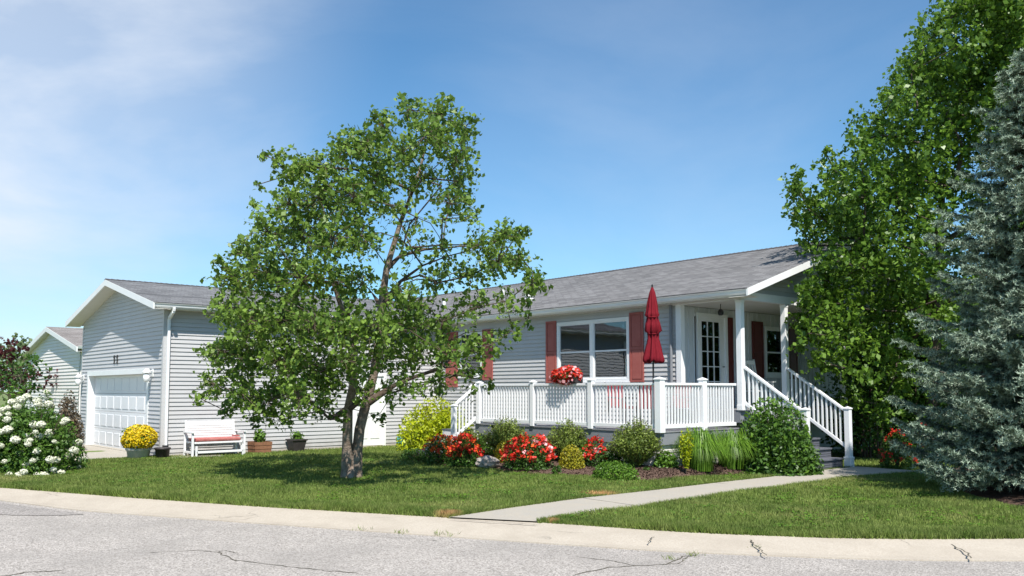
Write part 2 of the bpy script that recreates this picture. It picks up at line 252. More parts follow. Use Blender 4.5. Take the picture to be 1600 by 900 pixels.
def speckle_mat(name, c1, c2, c3, scale, patch, bumpst):
    m = bpy.data.materials.new(name); m.use_nodes = True; nt = m.node_tree; N = nt.nodes; L = nt.links
    p = N['Principled BSDF']; p.inputs['Roughness'].default_value = 0.9; p.inputs['Specular IOR Level'].default_value = 0.2
    g = N.new('ShaderNodeNewGeometry')
    v = N.new('ShaderNodeTexVoronoi'); v.inputs['Scale'].default_value = scale; L.new(g.outputs['Position'], v.inputs['Vector'])
    sx = N.new('ShaderNodeSeparateColor'); L.new(v.outputs['Color'], sx.inputs[0])
    a = N.new('ShaderNodeMixRGB'); a.inputs['Color1'].default_value = (*c1, 1); a.inputs['Color2'].default_value = (*c2, 1); L.new(sx.outputs[0], a.inputs['Fac'])
    n = N.new('ShaderNodeTexNoise'); n.inputs['Scale'].default_value = patch; n.inputs['Detail'].default_value = 7; n.inputs['Roughness'].default_value = 0.6; L.new(g.outputs['Position'], n.inputs['Vector'])
    r = N.new('ShaderNodeMapRange'); r.inputs['From Min'].default_value = 0.42; r.inputs['From Max'].default_value = 0.7; r.inputs['To Max'].default_value = 0.6; L.new(n.outputs['Fac'], r.inputs['Value'])
    b = N.new('ShaderNodeMixRGB'); b.inputs['Color2'].default_value = (*c3, 1); L.new(a.outputs[0], b.inputs['Color1']); L.new(r.outputs[0], b.inputs['Fac'])
    # fine wandering hairline cracks
    n4 = N.new('ShaderNodeTexNoise'); n4.inputs['Scale'].default_value = 2.0; n4.inputs['Detail'].default_value = 4; L.new(g.outputs['Position'], n4.inputs['Vector'])
    va = N.new('ShaderNodeVectorMath'); va.operation = 'MULTIPLY_ADD'; va.inputs[1].default_value = (0.5, 0.5, 0.5); L.new(n4.outputs['Color'], va.inputs[0]); L.new(g.outputs['Position'], va.inputs[2])
    v2 = N.new('ShaderNodeTexVoronoi'); v2.feature = 'DISTANCE_TO_EDGE'; v2.inputs['Scale'].default_value = 0.75; L.new(va.outputs[0], v2.inputs['Vector'])
    cr = N.new('ShaderNodeMapRange'); cr.inputs['From Min'].default_value = 0.0; cr.inputs['From Max'].default_value = 0.012; cr.inputs['To Min'].default_value = 0.45; cr.inputs['To Max'].default_value = 0; L.new(v2.outputs['Distance'], cr.inputs['Value'])
    n5 = N.new('ShaderNodeTexNoise'); n5.inputs['Scale'].default_value = 0.6; L.new(g.outputs['Position'], n5.inputs['Vector'])
    r5 = N.new('ShaderNodeMapRange'); r5.inputs['From Min'].default_value = 0.58; r5.inputs['From Max'].default_value = 0.64; L.new(n5.outputs['Fac'], r5.inputs['Value'])
    mm = N.new('ShaderNodeMath'); mm.operation = 'MULTIPLY'; L.new(cr.outputs[0], mm.inputs[0]); L.new(r5.outputs[0], mm.inputs[1])
    c = N.new('ShaderNodeMixRGB'); c.inputs['Color2'].default_value = (0.10, 0.09, 0.08, 1); L.new(mm.outputs[0], c.inputs['Fac']); L.new(b.outputs[0], c.inputs['Color1'])
    L.new(c.outputs[0], p.inputs['Base Color'])
    bp = N.new('ShaderNodeBump'); bp.inputs['Strength'].default_value = bumpst; bp.inputs['Distance'].default_value = 0.01
    L.new(v.outputs['Distance'], bp.inputs['Height']); L.new(bp.outputs[0], p.inputs['Normal'])
    return m
M['asphalt'] = speckle_mat("old_asphalt", (0.22, 0.198, 0.176), (0.53, 0.485, 0.44), (0.27, 0.248, 0.225), 66, 0.9, 0.8)
M['curb'] = speckle_mat("curb_concrete", (0.41, 0.355, 0.285), (0.48, 0.425, 0.35), (0.35, 0.30, 0.24), 70, 1.6, 0.15)
M['mulch'] = mat("bark_mulch", (0.075, 0.045, 0.035), 0.95, 0.1, noise=(16, (0.17, 0.115, 0.09), 0.9), bump=(35, 1.0), var=0.35)
M['crack'] = mat("dark_crack", (0.135, 0.12, 0.10), 0.95, 0.05, noise=(20, (0.09, 0.085, 0.06), 0.8))  # the dark tone of the crack and joint strips themselves

# ------------------------------------------------------------------ object helpers
def tag(o, label=None, cat=None, group=None, kind=None):
    if label: o['label'] = label
    if cat: o['category'] = cat
    if group: o['group'] = group
    if kind: o['kind'] = kind
    return o
def empty(name, loc=(0, 0, 0), label=None, cat=None, group=None, rz=0.0):
    o = bpy.data.objects.new(name, None); COL.objects.link(o); o.location = loc; o.rotation_euler = (0, 0, rz); o.empty_display_size = 0.2
    return tag(o, label, cat, group)
def wloc(o):
    v = Vector((0, 0, 0))
    while o is not None: v = v + o.location; o = o.parent
    return v
def link(name, me, m, parent=None, kind=None):
    o = bpy.data.objects.new(name, me); COL.objects.link(o)
    if m is not None and not me.materials: me.materials.append(m)
    if parent is not None: o.parent = parent
    if kind: o['kind'] = kind
    return o
class MB:
    def __init__(s): s.v = []; s.f = []
    def add(s, vs, fs):
        b = len(s.v); s.v += [tuple(map(float, p)) for p in vs]; s.f += [tuple(b + i for i in f) for f in fs]; return s
    def box(s, x0, x1, y0, y1, z0, z1):
        if x0 > x1: x0, x1 = x1, x0
        if y0 > y1: y0, y1 = y1, y0
        if z0 > z1: z0, z1 = z1, z0
        return s.add([(x0, y0, z0), (x1, y0, z0), (x1, y1, z0), (x0, y1, z0), (x0, y0, z1), (x1, y0, z1), (x1, y1, z1), (x0, y1, z1)],
                     [(0, 3, 2, 1), (4, 5, 6, 7), (0, 1, 5, 4), (1, 2, 6, 5), (2, 3, 7, 6), (3, 0, 4, 7)])
    def beam(s, p, q, w, h, up=(0, 0, 1)):
        p = Vector(p); q = Vector(q); d = (q - p).normalized(); u = Vector(up); sd = d.cross(u)
        if sd.length < 1e-4: sd = Vector((1, 0, 0))
        sd.normalize(); u = sd.cross(d).normalized(); a = sd * w / 2; b = u * h / 2
        vs = [p - a - b, p + a - b, p + a + b, p - a + b, q - a - b, q + a - b, q + a + b, q - a + b]
        return s.add(vs, [(0, 1, 2, 3), (7, 6, 5, 4), (0, 4, 5, 1), (1, 5, 6, 2), (2, 6, 7, 3), (3, 7, 4, 0)])
    def vbeam(s, p, q, w, h):
        """beam whose end faces stay vertical planes (stair rails): h is the vertical thickness"""
        p = Vector(p); q = Vector(q); d = Vector((q.x - p.x, q.y - p.y, 0)).normalized(); a = Vector((d.y, -d.x, 0)) * w / 2; b = Vector((0, 0, h / 2))
        vs = [p - a - b, p + a - b, p + a + b, p - a + b, q - a - b, q + a - b, q + a + b, q - a + b]
        return s.add(vs, [(0, 1, 2, 3), (7, 6, 5, 4), (0, 4, 5, 1), (1, 5, 6, 2), (2, 6, 7, 3), (3, 7, 4, 0)])
    def tube(s, pts, rs, n=8, cap=True):
        pts = [Vector(p) for p in pts]; rings = []; prev = None
        for i, p in enumerate(pts):
            d = (pts[min(i + 1, len(pts) - 1)] - pts[max(i - 1, 0)]).normalized()
            u = prev if prev is not None else (Vector((1, 0, 0)) if abs(d.z) > 0.9 else Vector((0, 0, 1)))
            a = d.cross(u)
            if a.length < 1e-5: a = d.cross(Vector((0, 1, 0.1)))
            a.normalize(); b = a.cross(d).normalized(); prev = b
            r = rs[i] if hasattr(rs, '__len__') else rs
            rings.append([p + (a * math.cos(2 * math.pi * k / n) + b * math.sin(2 * math.pi * k / n)) * r for k in range(n)])
        vs = [v for rg in rings for v in rg]; fs = []
        for i in range(len(rings) - 1):
            for k in range(n): fs.append((i * n + k, i * n + (k + 1) % n, (i + 1) * n + (k + 1) % n, (i + 1) * n + k))
        if cap: fs.append(tuple(range(n - 1, -1, -1))); fs.append(tuple((len(rings) - 1) * n + k for k in range(n)))
        return s.add(vs, fs)
    def lathe(s, c, prof, n=24):
        """prof: list of (radius, z)"""
        c = Vector(c); vs = [c + Vector((r * math.cos(2 * math.pi * k / n), r * math.sin(2 * math.pi * k / n), z)) for r, z in prof for k in range(n)]
        fs = [(i * n + k, i * n + (k + 1) % n, (i + 1) * n + (k + 1) % n, (i + 1) * n + k) for i in range(len(prof) - 1) for k in range(n)]
        fs.append(tuple(range(n - 1, -1, -1))); fs.append(tuple((len(prof) - 1) * n + k for k in range(n)))
        return s.add(vs, fs)
    def prism(s, poly, axis, a, b):
        """poly of (u, v) in the plane across axis: 'x' -> (y,z); 'y' -> (x,z); 'z' -> (x,y)"""
        def pt(u, v, t): return {'x': (t, u, v), 'y': (u, t, v), 'z': (u, v, t)}[axis]
        n = len(poly); vs = [pt(u, v, a) for u, v in poly] + [pt(u, v, b) for u, v in poly]
        return s.add(vs, [tuple(range(n)), tuple(range(2 * n - 1, n - 1, -1))] + [(i, i + n, (i + 1) % n + n, (i + 1) % n) for i in range(n)])
    def build(s, name, m, parent=None, smooth=False, bevel=0, kind=None, local=False, share=None):
        if not local and parent is not None:
            o = wloc(parent); vv = [(a - o.x, b - o.y, c - o.z) for a, b, c in s.v]
        else: vv = s.v
        me = bpy.data.meshes.new(name); me.from_pydata(vv, [], s.f); me.update()
        bm = bmesh.new(); bm.from_mesh(me); bmesh.ops.recalc_face_normals(bm, faces=bm.faces); bm.to_mesh(me); bm.free()
        if smooth:
            for p in me.polygons: p.use_smooth = True
        o = link(name, me, m, parent, kind)
        if bevel:
            md = o.modifiers.new("bevel", 'BEVEL'); md.width = bevel; md.segments = 2; md.limit_method = 'ANGLE'
        return o
def box(name, m, parent, x0, x1, y0, y1, z0, z1, bevel=0, kind=None): return MB().box(x0, x1, y0, y1, z0, z1).build(name, m, parent, bevel=bevel, kind=kind)
def npmesh(name, V, nface, m, parent=None, kind=None, k=4, local=False):
    """V: (nface*k,3) vertices; every k consecutive vertices make one face"""
    V = np.asarray(V, dtype=np.float64).reshape(-1, 3)
    if parent is not None and not local: V = V - np.array(wloc(parent))
    me = bpy.data.meshes.new(name); me.vertices.add(len(V)); me.vertices.foreach_set('co', V.astype(np.float32).ravel())
    me.loops.add(nface * k); me.loops.foreach_set('vertex_index', np.arange(nface * k, dtype=np.int32))
    me.polygons.add(nface); me.polygons.foreach_set('loop_start', np.arange(0, nface * k, k, dtype=np.int32)); me.polygons.foreach_set('loop_total', np.full(nface, k, dtype=np.int32))
    me.update(calc_edges=True); return link(name, me, m, parent, kind)
def unit(a): return a / (np.linalg.norm(a, axis=-1, keepdims=True) + 1e-9)
def leaves(P, size, aspect=0.6, up=0.5, out=None, outw=0.0, sizevar=0.5, droop=0.0):
    """one diamond face per point; returns (n*4,3)"""
    n = len(P); nm = unit(rng.normal(size=(n, 3))) ; nm[:, 2] += up
    if out is not None: nm = nm + out * outw
    nm = unit(nm); t = unit(rng.normal(size=(n, 3))); t[:, 2] -= droop; t = unit(t - (t * nm).sum(1, keepdims=True) * nm); b = np.cross(nm, t)
    s = size * (1 + sizevar * rng.uniform(-1, 1, (n, 1)))
    fold = nm * s * 0.12
    return np.stack([P - t * s * 0.5, P + b * s * aspect * 0.5 + fold, P + t * s * 0.5, P - b * s * aspect * 0.5 + fold], 1).reshape(-1, 3)

# ================================================================== GROUND, ROAD, PATH
ux, uy = np.array([math.cos(YAW), math.sin(YAW)]), np.array([-math.sin(YAW), math.cos(YAW)])   # along the road, away from it
def uv(p): q = np.array(p[:2]) - CAM[:2]; return float(q @ ux), float(q @ uy)
def xy(u, v): q = CAM[:2] + ux * u + uy * v; return q[0], q[1]
back_pts = [uv(G(*q, -0.02)) for q in [(-100, 756), (0, 761.5), (200, 777), (400, 791), (700, 808.5), (845, 816), (1080, 832), (1300, 840.5), (1450, 842), (1600, 841), (1700, 839)]]
road_pts = [uv(G(*q, -0.07)) for q in [(-100, 772), (0, 781), (125, 797), (420, 818), (800, 844.5), (1050, 861), (1300, 871), (1450, 874.5), (1600, 875), (1700, 873)]]
def extend(pts):
    (u0, v0), (u1, v1) = pts[0], pts[1]; s = (v1 - v0) / (u1 - u0); L = [(u0 - 60, v0 - 60 * s * 1.0)]
    (a0, b0), (a1, b1) = pts[-2], pts[-1]; s2 = (b1 - b0) / (a1 - a0)
    return L + pts + [(a1 + 12, b1 + 12 * (s2 - .1)), (a1 + 45, b1 + 45 * (s2 - .1))]
back_pts = extend(back_pts); road_pts = extend(road_pts)
BU, BV = np.array([p[0] for p in back_pts]), np.array([p[1] for p in back_pts])
RU, RV = np.array([p[0] for p in road_pts]), np.array([p[1] for p in road_pts])
def smooth_interp(u, U, V):
    return (np.interp(u - .35, U, V) + np.interp(u, U, V) * 2 + np.interp(u + .35, U, V)) / 4
def vback(u): return smooth_interp(u, BU, BV)
def vroad(u): return smooth_interp(u, RU, RV)
def bumps(x, y): return 0.012 * np.sin(x * 1.7 + y * .6) * np.cos(y * 1.3 - x * .4) + 0.006 * np.sin(x * 4.1) * np.sin(y * 3.7 + 1)
def zlawn(x, y):
    """ground height: flat lot, easing down a little to the concrete edge"""
    u = (x - CAM[0]) * ux[0] + (y - CAM[1]) * ux[1]; v = (x - CAM[0]) * uy[0] + (y - CAM[1]) * uy[1]
    t = np.clip((v - vback(u)) / 1.2, 0, 1)
    return -0.025 * (1 - t) ** 2 + bumps(x, y) * t
us = np.unique(np.concatenate([np.linspace(-75, -14, 40), np.arange(-14, 9, 0.25), np.linspace(9, 45, 24)]))
vs_ = np.concatenate([np.arange(0, 22, 0.3), np.linspace(22, 110, 30)])
mb = MB(); nu, nv = len(us), len(vs_)
for u in us:
    v0 = float(vback(u))
    for dv in vs_:
        x, y = xy(u, v0 + dv); mb.v.append((x, y, float(zlawn(x, y))))
mb.f = [(i * nv + j, (i + 1) * nv + j, (i + 1) * nv + j + 1, i * nv + j + 1) for i in range(nu - 1) for j in range(nv - 1)]
mb.build("lawn", M['lawn'], smooth=True, kind='structure')
mb = MB()
for u in us:
    vb, vr = float(vback(u)), float(vroad(u))
    for t, z in ((-0.05, -0.032), (0.0, -0.020), (0.4, -0.045), (0.8, -0.075), (1.0, -0.072), (1.001, -0.16)):
        x, y = xy(u, vb + (vr - vb) * t); mb.v.append((x, y, z))
mb.f = [(i * 6 + j, (i + 1) * 6 + j, (i + 1) * 6 + j + 1, i * 6 + j + 1) for i in range(nu - 1) for j in range(5)]
mb.build("curb", M['curb'], kind='structure')
mb = MB()
for u in us:
    vr = float(vroad(u))
    for dv, z in ((0.02, -0.085), (-0.8, -0.078), (-2.0, -0.06), (-4.0, -0.05), (-9.0, -0.12)):
        x, y = xy(u, vr + dv); mb.v.append((x, y, z))
mb.f = [(i * 5 + j, (i + 1) * 5 + j, (i + 1) * 5 + j + 1, i * 5 + j + 1) for i in range(nu - 1) for j in range(4)]
mb.build("road", M['asphalt'], kind='structure')
mb = MB(); n = 48
for r in (0.5, 40, 150, 500, 1500):
    for k in range(n): mb.v.append((CAM[0] + r * math.cos(2 * math.pi * k / n), CAM[1] + r * math.sin(2 * math.pi * k / n), -0.3))
mb.f = [(i * n + k, i * n + (k + 1) % n, (i + 1) * n + (k + 1) % n, (i + 1) * n + k) for i in range(4) for k in range(n)] + [tuple(range(n))]
mb.build("ground", M['lawn'], kind='structure')

# path from the road edge to the porch stairs
PATH_L = [(1.80, -9.14), (1.76, -8.0), (1.72, -6.6), (1.67, -4.8), (1.63, -3.2), (1.59, -1.5), (1.56, 0.1), (1.56, 1.9)]
PATH_R = [(2.84, -8.52), (2.82, -8.0), (2.78, -6.5), (2.74, -4.8), (2.70, -3.2), (2.66, -1.5), (2.66, 0.1), (3.05, 1.9)]
mb = MB()
for (a, b), (c, d) in zip(PATH_L, PATH_R):
    for t in (0, .5, 1):
        x, y = a + (c - a) * t, b + (d - b) * t; mb.v.append((x, y, max(-0.016, float(zlawn(x, y)) + 0.022)))
for (a, b), (c, d) in zip(PATH_L, PATH_R):
    for t in (0, .5, 1): x, y = a + (c - a) * t, b + (d - b) * t; mb.v.append((x, y, -0.15))
k = len(PATH_L); o = 3 * k
mb.f = [(i * 3 + j, (i + 1) * 3 + j, (i + 1) * 3 + j + 1, i * 3 + j + 1) for i in range(k - 1) for j in range(2)]
mb.f += [(o + i * 3, o + (i + 1) * 3, (i + 1) * 3, i * 3) for i in range(k - 1)] + [(i * 3 + 2, (i + 1) * 3 + 2, o + (i + 1) * 3 + 2, o + i * 3 + 2) for i in range(k - 1)]
mb.build("path", M['concrete'], kind='structure')
for j in (2, 4, 6):       # joints cut across the path
    (a, b), (c, d) = PATH_L[j], PATH_R[j]
    MB().beam((a, b, zlawn(a, b) + 0.0225), (c, d, zlawn(c, d) + 0.0225), 0.012, 0.006).build("path_joint", M['crack'], kind='structure')
_u = np.linspace(-40, 5, 400); _v = vback(_u); _cx = CAM[0] + ux[0] * _u + uy[0] * _v; _cy = CAM[1] + ux[1] * _u + uy[1] * _v
def ycurb(x): return float(np.interp(x, _cx, _cy))
mb = MB().prism([(-17.9, -8.52), (-11.15, -8.52), (-11.15, ycurb(-11.15)), (-14.5, ycurb(-14.5)), (-17.9, ycurb(-17.9))], 'z', -0.1, 0.012)
mb.build("driveway", M['concrete'], kind='structure')
# concrete strip along the foot of the garage side wall
MB().box(-11.02, -10.25, -8.5, -7.2, -0.1, 0.03).build("patio_slab", M['concrete'], kind='structure')

def zroad(x, y):
    u = (x - CAM[0]) * ux[0] + (y - CAM[1]) * ux[1]; v = (x - CAM[0]) * uy[0] + (y - CAM[1]) * uy[1]
    return float(np.interp(v - vroad(u), [-9, -4, -2, -.8, .02], [-.12, -.05, -.06, -.078, -.085]))
def crack(name, pts, w, z):
    """a ragged crack as a thin dark sheet 3 mm above the slab"""
    onroad = z is None; P = [np.array(G(a, b, -.07 if z is None else z)[:2]) for a, b in pts]; Q = []
    for a, b in zip(P[:-1], P[1:]):
        for t in np.linspace(0, 1, 7)[:-1]: Q.append(a + (b - a) * t + rng.normal(size=2) * 0.012)
    Q.append(P[-1]); mb = MB()
    for i, q in enumerate(Q):
        d = Q[min(i + 1, len(Q) - 1)] - Q[max(i - 1, 0)]; d = d / (np.linalg.norm(d) + 1e-9); nrm = np.array([-d[1], d[0]]); ww = w * rng.uniform(.35, 1.2) * (0.3 if i in (0, len(Q) - 1) else 1)
        a_, b_ = q + nrm * ww / 2, q - nrm * ww / 2; mb.v += [(*a_, zroad(*a_) + .004 if onroad else z), (*b_, zroad(*b_) + .004 if onroad else z)]
    mb.f = [(2 * i, 2 * i + 1, 2 * i + 3, 2 * i + 2) for i in range(len(Q) - 1)]
    return mb.build(name, M['crack'], kind='structure')
crack("curb_crack", [(1170, 836), (1174, 846), (1188, 856), (1198, 868)], 0.022, -0.036)
crack("curb_crack", [(1464, 841), (1490, 852), (1512, 864), (1517, 872)], 0.022, -0.036)
crack("curb_crack", [(1013, 848), (1018, 841), (1024, 838)], 0.012, -0.034)
crack("curb_joint", [(700, 811), (800, 817), (850, 820)], 0.02, -0.012)
M['patch'] = speckle_mat("patched_asphalt", (0.17, 0.155, 0.14), (0.44, 0.40, 0.37), (0.22, 0.205, 0.188), 66, 1.4, 0.7)
def sheet(name, pts, z, m):
    P = [G(a, b, -.08)[:2] for a, b in pts]; mb = MB(); mb.add([(p[0], p[1], zroad(p[0], p[1]) + z) for p in P], [tuple(range(len(P)))]); return mb.build(name, m, kind='structure')
sheet("road_patch", [(-60, 779), (0, 786), (70, 795), (132, 803.5), (95, 806), (20, 806), (-60, 800)], 0.006, M['patch'])
ZR = None
crack("road_crack", [(225, 866), (300, 862), (340, 864), (370, 878), (440, 886), (500, 893), (560, 898)], 0.017, ZR)
crack("road_crack", [(340, 864), (352, 862), (372, 866)], 0.016, ZR)
crack("road_crack", [(890, 902), (950, 886), (1040, 881), (1068, 868), (1088, 866)], 0.019, ZR)
crack("road_crack", [(1030, 881), (1060, 880), (1075, 868)], 0.016, ZR)
crack("road_crack", [(900, 868), (960, 876), (1000, 884)], 0.015, ZR)
crack("road_crack", [(0, 905), (40, 898), (100, 894)], 0.03, ZR)
crack("road_crack", [(560, 836), (640, 840), (700, 845)], 0.012, ZR)

# ------------------------------------------------------------------ mulch beds (raised mounds)
bed_front = [G(*q, 0.03)[:2] for q in [(628, 716), (670, 722), (715, 728), (760, 732), (815, 738), (860, 741), (910, 742), (960, 746), (1010, 750), (1050, 747), (1110, 741), (1180, 737), (1262, 734)]]
bed_back = [(-8.6, -2.0), (-7.2, -2.62), (-6.0, -2.62), (-5.2, -2.62), (-4.4, -2.62), (-3.4, -2.62), (-2.4, -2.62), (-1.4, -2.62), (-.5, -2.62), (-.03, -2.58), (-.03, -1.7), (-.03, -.8), (0.3, -0.02)]
def bed_mesh(name, F, B, H, label_kind='structure'):
    mb = MB(); K = 9
    F = [np.array(p) for p in F]; B = [np.array(p) for p in B]
    for f, b in zip(F, B):
        for j in range(K):
            t = j / (K - 1); p = f + (b - f) * t
            z = float(zlawn(p[0], p[1])) + H * math.sin(min(1, t * 1.6) * math.pi / 2) + 0.004 + rng.uniform(0, 0.02) * (t > 0)
            mb.v.append((p[0], p[1], z if j else z - 0.02))
    mb.f = [(i * K + j, (i + 1) * K + j, (i + 1) * K + j + 1, i * K + j + 1) for i in range(len(F) - 1) for j in range(K - 1)]
    o = mb.build(name, M['mulch'], kind=label_kind)
    return mb
def scatter_chips(name, mbs, n, size):
    """mulch chips: small slivers on the mound"""
    V = np.array(mbs.v); F = np.array(mbs.f); idx = rng.integers(0, len(F), n); w = rng.uniform(0, 1, (n, 2))
    a, b, c, d = (V[F[idx, k]] for k in range(4))
    P = (a * (1 - w[:, :1]) + b * w[:, :1]) * (1 - w[:, 1:]) + (d * (1 - w[:, :1]) + c * w[:, :1]) * w[:, 1:]
    P[:, 2] += 0.008
    o = npmesh(name, leaves(P, size, 0.4, 1.2), n, M['mulch'], kind='stuff')
    return o
bm1 = bed_mesh("flower_bed", bed_front, bed_back, 0.12)
tag(scatter_chips("mulch", bm1, 9000, 0.05), "dark bark mulch chips over the flower bed in front of the deck", "mulch")
sp_f = [(3.0, 2.6), (3.35, 1.2), (4.1, 0.1), (5.3, -1.6), (6.1, -2.5), (7.3, -3.0), (9.0, -2.2)]
sp_b = [(3.6, 6.0), (4.5, 5.0), (5.2, 4.0), (6.2, 3.0), (7.0, 2.4), (8.0, 1.8), (10, 1.5)]
bm2 = bed_mesh("tree_bed", sp_f, sp_b, 0.06)

# ------------------------------------------------------------------ lawn grass
def in_poly(x, y, poly):
    c = np.zeros(len(x), bool); n = len(poly)
    for i in range(n):
        x1, y1 = poly[i]; x2, y2 = poly[(i + 1) % n]
        k = ((y1 > y) != (y2 > y)) & (x < (x2 - x1) * (y - y1) / (y2 - y1 + 1e-12) + x1); c ^= k
    return c
EXCL = [PATH_L + PATH_R[::-1], [tuple(p) for p in bed_front] + bed_back[::-1], sp_f + sp_b[::-1],
        [(-19, -8.5), (-11.0, -8.5), (-11.0, 0), (0.2, 0), (0.2, 10), (-19, 10)], [(-17.9, -30), (-11.15, -30), (-11.15, -8.4), (-17.9, -8.4)],
        [(-6.0, -2.64), (0, -2.64), (0, 0), (-6.0, 0)], [(-.1, 0), (1.56, 0), (1.56, 1.8), (-.1, 1.8)]]
def grass_patch(n, u0, u1, d0, d1, h):
    u = rng.uniform(u0, u1, n); v = vback(u) + rng.uniform(d0, d1, n)
    x = CAM[0] + ux[0] * u + uy[0] * v; y = CAM[1] + ux[1] * u + uy[1] * v
    vis = np.abs((u) / (v + 1e-6)) < 0.66
    keep = vis
    for p in EXCL: keep &= ~in_poly(x, y, p)
    x, y, u, v = x[keep], y[keep], u[keep], v[keep]; n = len(x)
    dist = v; z = zlawn(x, y)
    hh = h * rng.uniform(.55, 1.25, n) * (1 + 0.35 * np.sin(x * 2.3 + np.sin(y * 3)) * np.cos(y * 1.9))
    w = 0.0045 + 0.00075 * np.clip(dist - 6, 0, 20)
    a = rng.uniform(0, 2 * np.pi, n); lean = rng.normal(0, .35, (n, 2)) * hh[:, None]
    dx, dy = np.cos(a) * w, np.sin(a) * w
    A = np.stack([x - dx, y - dy, z - .01], 1); B = np.stack([x + dx, y + dy, z - .01], 1); C = np.stack([x + lean[:, 0], y + lean[:, 1], z + hh], 1)
    return np.stack([A, B, C], 1).reshape(-1, 3)
gp = [grass_patch(130000, -13, 9, -0.03, 0.5, .075), grass_patch(200000, -14, 9, 0.4, 3, .058), grass_patch(190000, -13, 9, 3, 7, .055), grass_patch(150000, -16, 12, 7, 14, .05), grass_patch(50000, -20, 16, 14, 24, .06)]
for side, sg in ((PATH_L, -1), (PATH_R, 1)):
    A = np.array(side); n = 5200; k = rng.integers(0, len(A) - 1, n); t = rng.uniform(0, 1, n)[:, None]; Q = A[k] * (1 - t) + A[k + 1] * t
    Q[:, 0] += sg * rng.uniform(-.012, .05, n); z = zlawn(Q[:, 0], Q[:, 1]); a = rng.uniform(0, 6.28, n); hh = rng.uniform(.03, .075, n); ww = .006
    l0 = -sg * hh * rng.uniform(0, .9, n)
    gp.append(np.stack([np.stack([Q[:, 0] - np.cos(a) * ww, Q[:, 1] - np.sin(a) * ww, z], 1), np.stack([Q[:, 0] + np.cos(a) * ww, Q[:, 1] + np.sin(a) * ww, z], 1), np.stack([Q[:, 0] + l0, Q[:, 1] + rng.normal(0, .02, n), z + hh], 1)], 1).reshape(-1, 3))
V = np.concatenate(gp); tag(npmesh("grass", V, len(V) // 3, M['grass'], kind='stuff', k=3), "mown green lawn grass around the house and path", "grass")

u = rng.uniform(-9, 9, 400); v = vback(u) + rng.uniform(.1, 8, 400); cx = CAM[0] + ux[0] * u + uy[0] * v; cy = CAM[1] + ux[1] * u + uy[1] * v
cx = np.repeat(cx, 40) + rng.normal(0, .11, 16000); cy = np.repeat(cy, 40) + rng.normal(0, .11, 16000); kp = np.ones(16000, bool)
for p in EXCL: kp &= ~in_poly(cx, cy, p)
kp &= ((cx - CAM[0]) * uy[0] + (cy - CAM[1]) * uy[1]) > vback((cx - CAM[0]) * ux[0] + (cy - CAM[1]) * ux[1]) + .02
cx, cy = cx[kp], cy[kp]; P = np.stack([cx, cy, zlawn(cx, cy) + rng.uniform(.03, .065, len(cx))], 1)
tag(npmesh("clover", leaves(P, .032, .9, 2.5), len(P), M['midgreen'], kind='stuff'), "patches of clover and broad weeds in the front lawn", "clover")

# ================================================================== BUILDINGS
def siding(mb, axis, fixed, sgn, u0, u1, z0, z1, holes=(), top=None, ex=0.105, out=0.022):
    """lap siding: axis 'x' wall runs along x at y=fixed, 'y' runs along y at x=fixed; sgn = outward sign; top(u)->roof height"""
    zs = [z0]
    while zs[-1] < z1 - 1e-6: zs.append(min(z1, zs[-1] + ex))
    def P(u, z, o): return (u, fixed + sgn * o, z) if axis == 'x' else (fixed + sgn * o, u, z)
    for zi in range(len(zs) - 1):
        a, b = zs[zi], zs[zi + 1]
        cuts = sorted({a, b} | {h[2] for h in holes if a < h[2] < b} | {h[3] for h in holes if a < h[3] < b})
        for c, d in zip(cuts[:-1], cuts[1:]):
            segs = [(u0, u1)]; mid = (c + d) / 2
            for h in holes:
                if h[2] <= mid <= h[3]:
                    ns = []
                    for s, e in segs:
                        if h[1] <= s or h[0] >= e: ns.append((s, e)); continue
                        if h[0] > s: ns.append((s, h[0]))
                        if h[1] < e: ns.append((h[1], e))
                    segs = ns
            oc = out * (1 - (c - a) / ex) + 0.002; od = out * (1 - (d - a) / ex) + 0.002
            for s, e in segs:
                s2, e2, s3, e3 = s, e, s, e
                if top:
                    (s2, e2), (s3, e3) = top(c), top(d)
                    s2, e2, s3, e3 = max(s, s2), min(e, e2), max(s, s3), min(e, e3)
                    if e2 - s2 < .01: continue
                    if e3 < s3: s3 = e3 = (s3 + e3) / 2
                mb.add([P(s2, c, oc), P(e2, c, oc), P(e3, d, od), P(s3, d, od)], [(0, 1, 2, 3)])
                if c == a: mb.add([P(s2, c, oc), P(e2, c, oc), P(e2, c, -.002), P(s2, c, -.002)], [(0, 1, 2, 3)])
    return mb
def flatwall(mb, axis, fixed, u0, u1, z0, z1):
    if axis == 'x': mb.add([(u0, fixed, z0), (u1, fixed, z0), (u1, fixed, z1), (u0, fixed, z1)], [(0, 1, 2, 3)])
    else: mb.add([(fixed, u0, z0), (fixed, u1, z0), (fixed, u1, z1), (fixed, u0, z1)], [(0, 1, 2, 3)])

ZP, ZD, ZE, EX, OV, YR, ZRIDGE, XR = 1.22, 0.85, 3.68, 0.133, 0.435, 4.70, 5.51, 0.51
ZT = 3.80; SL = (ZRIDGE - ZT) / (YR + OV)
def zroof(y): return ZT + SL * (min(y, 2 * YR - y) + OV)
GX, GY, GW, GR = -11.03, -8.49, 7.2, 4.74
GXC = GX - GW / 2; GSL = (GR - ZT) / (GW / 2 + OV); GL = GX - GW
house = empty("house", (-5, 0, 0), "long grey vinyl sided house with red shutters and corner porch behind the white railed deck", "house")
garage = empty("garage", (GXC, GY, 0), "grey sided attached garage wing with white overhead door in its gable, left of the tree", "garage")

